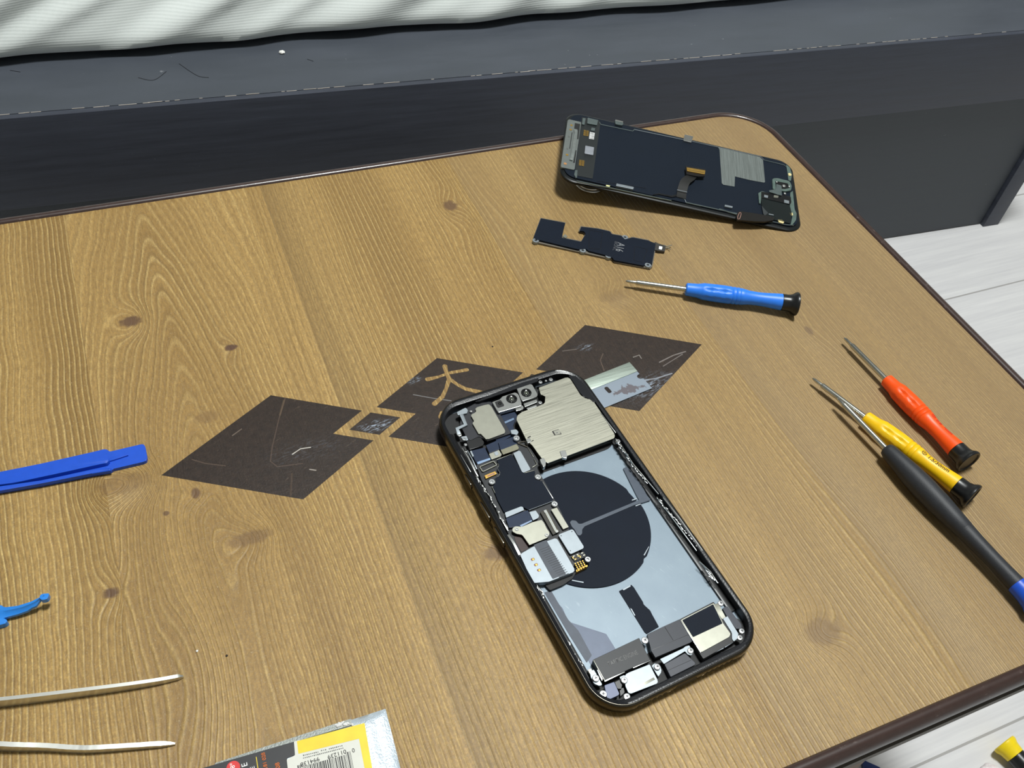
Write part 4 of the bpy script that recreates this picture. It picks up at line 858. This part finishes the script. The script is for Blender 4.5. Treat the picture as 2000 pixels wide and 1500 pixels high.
clutter('metal_scraps', CB, [(440, 420), (520, 560), (600, 680), (660, 800)], 6.0, 20, 1); clutter('metal_scraps', CB, [(690, 850), (760, 980), (820, 1090)], 6.0, 9, 2)
clutter('metal_scraps', C5, [(265, 575), (330, 670), (410, 790), (520, 930)], 6.0, 26, 3); clutter('metal_scraps', C5, [(600, 1040), (700, 1170), (850, 1340), (960, 1480)], 5.9, 24, 4)
clutter('metal_scraps', CD, [(1380, 30), (1450, 130), (1500, 185)], 5.8, 10, 5); clutter('metal_scraps', CCr, [(735, 1110), (790, 1180), (820, 1270)], 5.5, 12, 6); clutter('metal_scraps', CD, [(10, 720), (80, 830), (200, 1000)], 5.2, 14, 7, .15, .4)
clutter('metal_scraps', CA, [(330, 880), (400, 1010), (470, 1140)], 5.8, 12, 8, .2, .5)
edge_line(CB, [(268, 96), (345, 215), (430, 385), (455, 430)], 6.0, .45, 'rail_and_glint', MSB); edge_line(CB, [(330, 120), (400, 250), (445, 350)], 5.5, .35, 'rail_and_glint', MSI); edge_line(CB, [(828, 1150), (900, 1260), (968, 1395)], 6.0, .9, 'rail_and_glint', MSB); edge_line(CB, [(690, 850), (745, 960), (822, 1095)], 6.0, .35, 'rail_and_glint', MSB)
edge_line(C5, [(140, 360), (200, 440), (262, 520)], 6.2, .3, 'rail_and_glint', MSB); edge_line(C5, [(300, 610), (400, 770), (610, 1020)], 6.15, .25, 'rail_and_glint', MSB); edge_line(C5, [(650, 1050), (800, 1240), (970, 1480)], 6.2, .45, 'rail_and_glint', MSB); edge_line(C5, [(600, 1050), (780, 1290), (920, 1480)], 5.8, .2, 'rail_and_glint', MSB)
edge_line(CD, [(1330, -20), (1440, 80), (1465, 120), (1510, 190)], 6.15, .25, 'rail_and_glint', MSB); edge_line(CB, [(250, 175), (372, 385)], 6.3, .2, 'rail_and_glint', MSB)  # last strip is the steel band's chamfer highlight, made as a bright line
P('side_connector', CB, [(360, 130), (380, 122), (412, 190), (392, 200)], 5.2, .8, MSI, .12, .3)
# wedge of black adhesive in the upper corners
P('adhesive_wedge', CA, [(1350, 165), (1420, 170), (1500, 250), (1620, 420), (1600, 430), (1560, 395), (1500, 375), (1460, 330), (1390, 215)], 6.2, 1.2, MGK, .15, .5)
P('adhesive_wedge', CA, [(440, 420), (600, 350), (900, 235), (1060, 190), (1050, 225), (880, 285), (700, 345), (480, 420)], 6.15, 1, MGK, .1, .5)
# buttons on the left side band, holes in the bottom band
for y0, L_ in ((38, 7), (22.5, 9.5), (10.0, 9.5)):
    bm = bmesh.new(); prism(bm, rrect(-1.5, 1.5, -L_ / 2, L_ / 2, 1.4, 6), -.4, .45, .25)
    bmesh.ops.transform(bm, matrix=Matrix.Translation((-PW, y0 - 4, 3.4)) @ Matrix.Rotation(-math.pi / 2, 4, 'Y'), verts=bm.verts); obj('side_button', bm, mat_frame() if y0 == 38 else bpy.data.materials['graphite_steel_band'], ph)
bm = bmesh.new()
for x0 in [-21 + i * 2.2 for i in range(6)] + [8 + i * 2.2 for i in range(6)]:
    g = bmesh.new(); cyl(bm, 0, 0, 0, .25, .62, 14); 
    for v in bm.verts[-28:]: v.co = Vector((x0 + v.co.x, -PL - .03 - v.co.z * .2, 3.2 + v.co.y))
obj('speaker_holes', bm, MDK, ph)
bm = bmesh.new(); prism(bm, rrect(-4.6, 4.6, -1.5, 1.5, 1.45, 8), 0, .25)
for v in bm.verts: v.co = Vector((v.co.x - 1.0, -PL - .04 - v.co.z * .1, 3.2 + v.co.y))
obj('charging_port', bm, MDK, ph)
for x0 in (-8.2, 6.2): 
    bm = bmesh.new(); cyl(bm, 0, 0, 0, .2, .55, 12)
    for v in bm.verts: v.co = Vector((x0 + v.co.x, -PL - .03 - v.co.z * .2, 3.2 + v.co.y))
    obj('pentalobe_screw', bm, MSC, ph)

# ---------------------------------------------------------------- separate logic board piece
LB_ = Frame((0, 0, TZ), Matrix.Identity(3)); lb = thing('logic_board', 'narrow dark circuit board marked A16 lying below the raised screen', 'circuit board', LB_)
out_ = [(185, 84), (350, 114), (332, 160), (328, 210), (452, 236), (476, 190), (462, 178), (432, 172), (446, 138), (560, 152), (640, 170), (652, 188), (715, 198), (735, 222), (785, 208), (890, 228), (900, 240), (942, 250), (915, 400), (900, 415), (662, 370), (660, 355), (135, 240), (138, 215)]
def LP(name, pts, zt, th, m, bev=.08, rnd=.3, label=None): return plate(name, LB_, lb, CF, pts, zt, th, m, bev, rnd, label)
LP('board', out_, 1.1, .9, MPC, .05); LP('shield_film', [(188, 87), (346, 117), (326, 206), (322, 214), (450, 241), (480, 190), (470, 172), (440, 168), (450, 142), (560, 155), (638, 173), (650, 191), (712, 201), (735, 226), (785, 212), (888, 232), (936, 252), (912, 385), (870, 372), (860, 396), (665, 360), (650, 340), (600, 325), (500, 300), (480, 285), (430, 290), (160, 225), (140, 212)], 2.1, 1.05, MNV, .12, .4, 'dark navy shield film over the board')
for r_ in ([(505, 165), (590, 180), (575, 290), (500, 285)], [(800, 270), (880, 290), (850, 375), (795, 362)]):
    q = roundpoly(CF(LB_, r_, 2.12), .6, 3); q.append(q[0]); s2_ = stroke(q, .18); n_ = len(q); bm = bmesh.new()
    for i in range(n_ - 1): prism(bm, [s2_[i], s2_[i + 1], s2_[2 * n_ - 2 - i], s2_[2 * n_ - 1 - i]], 1.9, 2.16)
    obj('film_edge', bm, MND, lb, smooth=0)
for p in ((155, 230), (461, 295), (629, 331), (736, 210), (885, 390)): 
    x, y = CF(LB_, [p], 1.9)[0]; bm = bmesh.new(); R_ = vlathe(bm, x, y, [(1.75, .3), (1.75, 1.75), (1.6, 1.9), (.75, 1.9), (.65, 1.75), (.6, 1.2), (0, 1.2)], 22); bm.faces.new(R_[-1]); obj('screw_eyelet', bm, MSI, lb, smooth=40)
    bm = bmesh.new(); cyl(bm, x, y, 1.15, 1.3, .55, 12); obj('eyelet_hole', bm, MDK, lb)
LP('tail_connector', [(930, 240), (950, 250), (985, 262), (1002, 268), (995, 302), (950, 298), (925, 290)], 1.8, 1.3, mat('grey_connector', (70, 68, 66), .4, .4), .1, .2); LP('tail_window', [(958, 268), (980, 272), (976, 292), (955, 288)], 1.95, .2, MWT, .03, .4)
bm = bmesh.new(); tube(bm, [(*p, 1.5) for p in CF(LB_, [(985, 262), (1010, 272), (1040, 262)], 1.5)], .25, 6); tube(bm, [(*p, 1.2) for p in CF(LB_, [(995, 280), (1020, 280), (1030, 292)], 1.2)], .25, 6); obj('tail_wires', bm, MTN, lb)
LP('small_components', [(330, 205), (345, 190), (362, 205), (350, 216)], 1.5, .5, MTN, .05, .1)
a = Vector(CF(LB_, [(706, 252)], 2.15)[0]); b_ = Vector(CF(LB_, [(694, 300)], 2.15)[0]); an = math.atan2(b_.y - a.y, b_.x - a.x)
x, y = CF(LB_, [(703, 276)], 2.15)[0]; textmesh('printed_name', 'A16', 5.6, mat('silver_print', (150, 152, 156), .4, .4), lb, x, y, 2.15, an, .04, 'CENTER', .8)
x, y = CF(LB_, [(672, 268)], 2.15)[0]; textmesh('printed_name', 'BIONIC', 2.6, mat('dim_silver_print', (96, 98, 104), .4, .4), lb, x, y, 2.15, an, .04, 'CENTER', .9)

# ---------------------------------------------------------------- raised display assembly
DR = Matrix(((0.87690302, 0.47615403, 0.06571483), (-0.47205859, 0.87887026, -0.06890398), (-0.09056372, 0.02940085, 0.99545658)))
DS = Frame((152.6, 196.5, TZ + 7.9), DR); ds = thing('display_assembly', 'removed phone screen lying face down and propped up at its left end', 'phone screen', DS)
dw, dl = 69.5 * .955 / 2, 145.5 * .955 / 2
def D(name, crop, pts, zt, th, m, bev=.08, rnd=.3, label=None): return plate(name, DS, ds, crop, pts, zt, th, m, bev, rnd, label)
bm = bmesh.new(); loft_ = [[(a, b_, z) for a, b_ in rrect(-dl + i, dl - i, -dw + i, dw - i, 9.5 - i, 12)] for i, z in ((1.0, -2.2), (.2, -1.8), (0, -1.2), (.1, -.5), (.6, -.15), (1.2, 0))]
R_ = loft(bm, loft_); bm.faces.new(R_[0]); bm.faces.new(R_[-1]); obj('cover_glass', bm, mat('dark_glass_edge', (14, 18, 20), .38, var=.2, spec=.3), ds, smooth=40)
bm = bmesh.new(); prism(bm, rrect(-dl + 2.4, dl - 2.4, -dw + 2.8, dw - 2.6, 7, 10), -.1, .7, .15); obj('back_plate', bm, mat('display_navy_sheet', (17, 26, 38), .6, var=.06, scale=.1, spec=.14), ds)
def dline(crop, pts, wd, z=1.0, m=MTN, name='edge_clip_rail', th=.6):
    bm = bmesh.new(); prism(bm, stroke(crop(DS, pts, z), wd), z - th, z, .05); return obj(name, bm, m, ds)
MGF = mat('dull_grey_frame', (110, 122, 122), .35, .6, var=.1)
dline(CE, [(350, 150), (360, 165), (600, 215), (615, 200)], .5, m=MGF); dline(CE, [(615, 203), (985, 280)], .45, m=MSI); dline(CE, [(1045, 292), (1560, 405), (1585, 430)], .4, m=MSI); dline(CE, [(1585, 432), (1735, 468), (1775, 500), (1780, 560)], .5, m=MGF)
dline(CE, [(180, 590), (480, 650), (740, 705), (890, 735)], .55, m=MGF); dline(CE, [(890, 705), (900, 698), (990, 725), (1000, 750)], .5, m=MSI); dline(CE, [(1000, 750), (1250, 805), (1390, 835)], .55, m=MGF); dline(CE, [(1250, 800), (1380, 838)], .9, m=MGF)
dline(CE, [(330, 590), (600, 628), (700, 645)], .3, .8, MND)
D('grey_bracket', CL, [(235, 158), (440, 205), (440, 235), (330, 1020), (310, 1028), (105, 985), (92, 960), (210, 175)], 1.3, 1.0, mat('bracket_grey', (124, 130, 128), .4, .5, var=.05), .1, .3, 'pale grey metal bracket at the raised end')
D('bracket_opening', CL, [(335, 222), (425, 240), (395, 500), (372, 500), (385, 350), (375, 330), (320, 318)], 1.36, .2, MDK, .02, .15); D('bracket_opening', CL, [(345, 690), (362, 695), (335, 910), (300, 905), (310, 870)], 1.36, .2, MDK, .02, .1); D('bracket_opening', CL, [(280, 380), (292, 385), (250, 670), (238, 660)], 1.36, .2, MDK, .02, .05)
dline(CL, [(345, 335), (350, 400), (285, 800), (270, 855)], 1.7, 2.2, mat('raised_bar', (142, 148, 146), .35, .6), 'raised_bar', 1.0)
for p, r, m in (((275, 260), .75, MGD), ((262, 335), .75, MGD), ((200, 770), .8, MGD), ((168, 922), .9, mat('copper_pad', (214, 156, 104), .4, .6)), ((235, 455), .55, MSB), ((205, 662), .55, MSB), ((262, 848), .8, MSB)):
    x, y = CL(DS, [p], 1.4)[0]; bm = bmesh.new(); cyl(bm, x, y, 1.0, 1.45, r, 16); obj('rivet', bm, m, ds)
D('circuit_strip', CL, [(455, 120), (740, 170), (775, 215), (640, 1180), (330, 1120), (345, 1020), (440, 240)], .95, .5, mat('green_black_board', (17, 24, 26), .5, var=.1), .05, .3)
D('shield_can', CL, [(555, 130), (735, 172), (715, 255), (545, 225)], 2.0, 1.0, MGF, .15, .3); D('shield_can', CL, [(470, 135), (520, 140), (500, 250), (455, 240)], 1.8, .9, MGF, .12, .3); D('shield_can', CL, [(620, 300), (685, 310), (675, 355), (610, 345)], 1.5, .5, MGF, .1, .2)
D('chip', CL, [(515, 610), (665, 640), (650, 772), (500, 745)], 2.0, 1.1, mat('chip_grey', (150, 154, 162), .4, .3), .12, .3, 'small square grey chip')
for (u0, v0) in ((497, 350), (420, 865)):
    bm = bmesh.new()
    for i in range(5):
        for j in (0, 1): x, y = CL(DS, [(u0 + (0 if j == 0 else 48) - i * 2, v0 + i * 20 + j * 8)], 1.1)[0]; box(bm, x, y, 1.0, .7, .62, .3, rot=-.1); x2, y2 = CL(DS, [(u0 + 20 + (0 if j == 0 else 48) - i * 2, v0 + 4 + i * 20 + j * 8)], 1.1)[0]; box(bm, x2, y2, 1.0, .7, .62, .3, rot=-.1)
    obj('gold_pads', bm, MGD, ds)
bm = bmesh.new(); random.seed(5)
for j in range(4):
    for i in range(6):
        x, y = CL(DS, [(605 + j * 20 - i * 3, 385 + i * 20 + j * 4)], 1.1)[0]; box(bm, x, y, 1.0, .85, random.uniform(.5, .8), .2, rot=-.1)
obj('white_code_print', bm, MWT, ds, smooth=0)
D('side_tab', CL, [(340, 1030), (380, 1035), (370, 1160), (350, 1168), (322, 1110)], 1.3, .8, MGF, .1, .2)
D('graphite_patch', CR2, [(-150, -20), (0, 15), (565, 145), (620, 195), (625, 240), (655, 575), (640, 588), (400, 545), (135, 480), (132, 655), (-60, 625), (-90, 600), (-130, 20)], .98, .3, brushed('silver_patch', (150, 158, 156), .38, 'y', var=.05, metal=.8), .04, .3, 'silver grey L-shaped metal patch')
D('top_clip', CE, [(465, 133), (525, 148), (530, 160), (520, 172), (470, 160)], 2.2, 1.6, MGF, .2, .3); D('top_clip', CE, [(470, 128), (528, 142), (526, 150), (468, 136)], 2.4, .5, MSB, .1, .1)
D('top_clip', CE, [(990, 240), (1055, 255), (1040, 300), (980, 285)], 1.9, 1.6, MSB, .2, .3); D('bottom_clip', CE, [(478, 608), (608, 635), (604, 652), (474, 625)], 1.9, 1.3, MSI, .2, .2); D('bottom_clip', CE, [(1292, 768), (1350, 780), (1348, 792), (1290, 780)], 1.9, 1.0, MSI, .12, .1); D('bottom_clip', CE, [(400, 618), (430, 624), (425, 635), (398, 628)], 1.2, .6, mat('pale_yellow_pad', (206, 204, 150), .5), .05, .1)
# display flex with its gold connector
fl = CM(DS, [(960, 900), (965, 800), (985, 700), (1030, 600), (1130, 520), (1185, 440), (1220, 360)], 1.6)
q = [Vector(p) for p in curvepts(fl, 6)]; n_ = len(q); bm = bmesh.new(); L_, R__ = [], []
for i, p in enumerate(q):
    d = (q[min(i + 1, n_ - 1)] - q[max(i - 1, 0)]).normalized(); nn = Vector((-d.y, d.x)); t = i / (n_ - 1); z = 1.1 + 1.6 * math.sin(math.pi * min(1, t * 1.2) * .75) ** 2
    L_.append([(p.x + nn.x * 2.7, p.y + nn.y * 2.7, z), (p.x - nn.x * 2.7, p.y - nn.y * 2.7, z), (p.x - nn.x * 2.7, p.y - nn.y * 2.7, z + .18), (p.x + nn.x * 2.7, p.y + nn.y * 2.7, z + .18)])
R_ = loft(bm, L_); bm.faces.new(R_[0]); bm.faces.new(R_[-1]); obj('display_flex', bm, mat('matt_black_flex', (10, 10, 9), .5, var=.2), ds, smooth=40)['label'] = 'black wavy ribbon cable'
D('flex_stiffener', CM, [(1040, 250), (1450, 320), (1440, 470), (1300, 470), (1060, 420)], 3.2, .5, mat('connector_back', (14, 12, 12), .4), .1, .3); D('gold_connector', CM, [(1065, 280), (1450, 345), (1440, 420), (1075, 350)], 3.8, .6, MGD, .15, .3, 'gold edged ribbon connector'); dline(CM, [(1090, 335), (1420, 395)], .22, 3.85, MDK, 'connector_groove', .2)
dline(CM, [(870, 742), (1075, 790)], .45, 2.6, MSI, 'flex_highlight_bar', .3); 
bm = bmesh.new(); prism(bm, stroke(CM(DS, [(370, 845), (500, 825), (760, 880), (900, 850)], 1.2), [.2, 1.0, 1.4, 1.6]), .9, 1.2, .05); obj('display_flex', bm, MND, ds)
# sensor strip at the lower right end
MCL = mat('pale_green_film', (104, 122, 116), .2, .3, var=.15, scale=.3, coat=.3)
D('sensor_frame', CR2, [(1020, 280), (1085, 330), (1120, 450), (1100, 560), (1060, 545), (1040, 400)], 1.1, .7, MCL, .1, .4); D('sensor_frame', CR2, [(1090, 760), (1135, 730), (1165, 1050), (1200, 1120), (1190, 1230), (1130, 1310), (1095, 1320), (1125, 1180), (1085, 1000)], 1.2, .8, MCL, .12, .5, 'glassy pale green film strip')
D('sensor_ring', CR2, [(780, 520), (850, 505), (1080, 560), (1115, 640), (1105, 720), (1000, 740), (790, 700)], 2.0, 1.2, MCL, .3, 1.2); D('sensor_ring_hole', CR2, [(830, 560), (1050, 600), (1075, 680), (990, 700), (840, 680)], 2.06, .3, MND, .05, .8)
for p, r in (((860, 575), .5), ((1000, 770), .8), ((1075, 650), .6), ((985, 640), 1.1)): x, y = CR2(DS, [p], 2.3)[0]; bm = bmesh.new(); vlathe(bm, x, y, [(r, 1.5), (r, 2.2), (r * .7, 2.4), (0, 2.45)], 16); obj('sensor_bead', bm, MSB, ds, smooth=60)
D('sensor_bracket', CR2, [(725, 720), (840, 705), (850, 610), (940, 640), (945, 810), (900, 800), (730, 745)], 2.6, .4, MGF, .1, .2, 'small silver bracket over the sensors')
D('sensor_block', CR2, [(590, 740), (960, 800), (1100, 830), (1110, 930), (1080, 960), (590, 840)], 1.9, 1.1, MND, .2, .3); D('sensor_clip', CR2, [(540, 770), (600, 735), (700, 760), (700, 800), (590, 790), (580, 950), (555, 940)], 1.7, .8, MCL, .15, .3); D('sensor_clip', CR2, [(985, 880), (1070, 900), (1070, 950), (985, 930)], 2.0, .5, MSI, .1, .2); D('sensor_clip', CR2, [(640, 795), (710, 810), (705, 850), (640, 835)], 2.0, .4, MSI, .1, .2); D('sensor_clip', CR2, [(810, 800), (890, 815), (880, 850), (805, 840)], 2.1, .4, MTN, .1, .2)
D('dark_film', CR2, [(585, 850), (1075, 960), (1120, 1130), (1090, 1290), (640, 1190), (600, 1000)], 1.5, .7, mat('smoky_film', (26, 32, 33), .18, var=.1, coat=.4), .06, .5, 'glossy smoky film over the speaker')
D('film_fold', CR2, [(600, 990), (660, 1060), (710, 1110), (650, 1160), (625, 1120)], 1.7, .3, mat('fold_grey', (58, 62, 64), .3), .03, .1); dline(CR2, [(720, 1128), (805, 1145)], .8, 1.9, MSI, 'film_tab', .4)
D('sensor_flex', CR2, [(190, 1085), (260, 1082), (560, 1130), (720, 1160), (815, 1185), (800, 1235), (640, 1260), (480, 1255), (170, 1225), (160, 1160)], 2.4, 1.0, mat('brown_black_flex', (16, 13, 11), .4), .12, .4, 'black folded cable with a pill-shaped connector')
q = CR2(DS, [(235, 1100), (245, 1130), (215, 1215), (185, 1215), (185, 1170), (215, 1105)], 2.6); q = roundpoly(q, .5); q.append(q[0]); s2_ = stroke(q, .25); n_ = len(q); bm = bmesh.new()
for i in range(n_ - 1): prism(bm, [s2_[i], s2_[i + 1], s2_[2 * n_ - 2 - i], s2_[2 * n_ - 1 - i]], 2.3, 2.6)
obj('pill_connector', bm, mat('rose_ring', (196, 150, 136), .4, .4), ds)
for pp_ in ([(1050, 430), (1085, 420), (1115, 450), (1100, 470), (1065, 465)], [(1075, 1110), (1130, 1105), (1140, 1150), (1090, 1155)], [(870, 1225), (950, 1222), (985, 1265), (970, 1290), (900, 1270)]): D('cream_pad', CR2, pp_, 1.5, .6, mat('cream_pad_foam', (222, 206, 150), .5), .08, .3)
dline(CR2, [(600, 1240), (850, 1270), (1000, 1310), (1150, 1320)], .5, 1.0, MGF)
# chrome ring the screen leans on
x0, y0 = TABLE.px(1163, 340, 3); bm = bmesh.new(); rr_ = 8.0
cR = Vector((*TABLE.px(1160, 376, 1.0), 0)); 
kx, ky = cR.x + 1.5, cR.y + rr_
for zz in (1.2, 3.0): 
    pts = [(kx + rr_ * math.cos(i * math.pi / 24), ky + rr_ * math.sin(i * math.pi / 24)) for i in range(48)]
    rgs = []
    for a, b_ in pts:
        d = Vector((a - kx, b_ - ky)).normalized(); rgs.append([bm.verts.new((a + d.x * .85 * math.cos(t * math.pi / 4), b_ + d.y * .85 * math.cos(t * math.pi / 4), zz + .85 * math.sin(t * math.pi / 4))) for t in range(8)])
    for i in range(48):
        for t in range(8): bm.faces.new((rgs[i][t], rgs[(i + 1) % 48][t], rgs[(i + 1) % 48][(t + 1) % 8], rgs[i][(t + 1) % 8]))
o = obj('metal_ring', bm, mat('chrome', (214, 214, 212), .12, 1.0, var=.03), smooth=60); o.location = (0, 0, TZ * S); tag(o, 'chrome ring under the raised left end of the phone screen', 'ring')

# ---------------------------------------------------------------- things on the floor
MFY = mat('floor_yellow', (244, 214, 24), .35, var=.04)
a = Vector((*FLOOR.px(1961, 1452, 9), 9)); b_ = a + (Vector((*FLOOR.px(1985, 1478, 9), 9)) - Vector((*FLOOR.px(1961, 1452, 9), 9))).normalized() * 90
ex = (b_ - a).normalized(); fr = Frame(a, Matrix((ex, Vector((0, 0, 1)).cross(ex), Vector((0, 0, 1)))).transposed())
# the yellow end flares outward, the body is black
t = thing('tool_handle', 'yellow and black tool handle on the floor at the lower right corner', 'tool', fr)
bm = bmesh.new(); xlathe(bm, [(-.6, 7.2), (0, 7.9), (1.5, 7.9), (4, 6.8), (9, 6.2), (9.2, 5.5)], 36); obj('yellow_cap', bm, MFY, t, smooth=40)
bm = bmesh.new(); xlathe(bm, [(9, 5.4), (9.3, 6.1), (20, 6.4), (50, 7.2), (80, 6.2), (88, 4)], 36); obj('black_body', bm, MBLK, t, smooth=40)
x, y = FLOOR.px(1722, 1500, 2); bm = bmesh.new(); q = [FLOOR.px(1684, 1483, 3), FLOOR.px(1722, 1500, 3), FLOOR.px(1760, 1580, 3), FLOOR.px(1700, 1600, 3)]
prism(bm, roundpoly(q, 1.5), .2, 3, .4); o = obj('plastic_packet', bm, mat('navy_blue_plastic', (24, 48, 112), .4)); tag(o, 'navy blue flat packet on the floor under the front table edge', 'packet')
x, y = FLOOR.px(1932, 1512, 4); bm = bmesh.new(); bmesh.ops.create_icosphere(bm, subdivisions=4, radius=1)
for v in bm.verts: k = 1 + .08 * math.sin(v.co.x * 7) * math.cos(v.co.y * 6 + v.co.z * 5); v.co = Vector((x + v.co.x * 7 * k, y + v.co.y * 6 * k, 5.2 + v.co.z * 5 * k))
o = obj('tissue_ball', bm, mat('pinkish_white_paper', (236, 222, 222), .8, bmp=.4)); tag(o, 'pinkish white crumpled tissue on the floor at the bottom right', 'tissue')

# ---------------------------------------------------------------- small pieces become sub-parts of the part they sit on
def centre(o):
    n = len(o.data.vertices); return sum((v.co for v in o.data.vertices), Vector()) / max(1, n)
NEST = {'lens_glass': 'lens', 'eyelet_hole': 'screw_eyelet', 'reader_contact': 'card_reader', 'oval_hole': 'card_reader', 'flex_ribs': 'card_reader', 'ribbon_strip': 'card_reader', 'chip_dot': 'chip',
        'connector_rail': 'long_connector', 'connector_end': 'long_connector', 'gold_connector_slot': 'gold_connector', 'connector_groove': 'gold_connector', 'motor_trim': 'haptic_motor', 'printed_name': 'haptic_motor', 'bracket_slit': 'center_bracket',
        'speaker_film': 'loudspeaker', 'speaker_trim': 'loudspeaker', 'shield_slot': 'camera_shield', 'shield_slot_tab': 'camera_shield', 'shield_clip': 'camera_shield', 'port_seam': 'port_block', 'shield_emboss': 'port_shield', 'strip_tab': 'battery_strip',
        'coil_tab': 'charging_coil', 'coil_flex': 'charging_coil', 'bracket_opening': 'grey_bracket', 'raised_bar': 'grey_bracket', 'sensor_ring_hole': 'sensor_ring', 'film_tab': 'dark_film', 'film_fold': 'dark_film', 'pill_connector': 'sensor_flex',
        'red_dot_text': 'red_dot', 'barcode': 'label', 'barcode_digits': 'label', 'fine_print': 'label', 'tail_window': 'tail_connector', 'tail_wires': 'tail_connector', 'film_edge': 'shield_film'}
base_ = lambda o: o.name.split('.')[0]
for root in [o for o in C.objects if o.parent is None and o.type == 'EMPTY']:
    kids = [o for o in C.objects if o.parent is root and o.type == 'MESH']
    for o in kids:
        t_ = NEST.get(base_(o)); cand = [k for k in kids if base_(k) == t_]
        if cand: o.parent = min(cand, key=lambda k: (centre(k) - centre(o)).length)
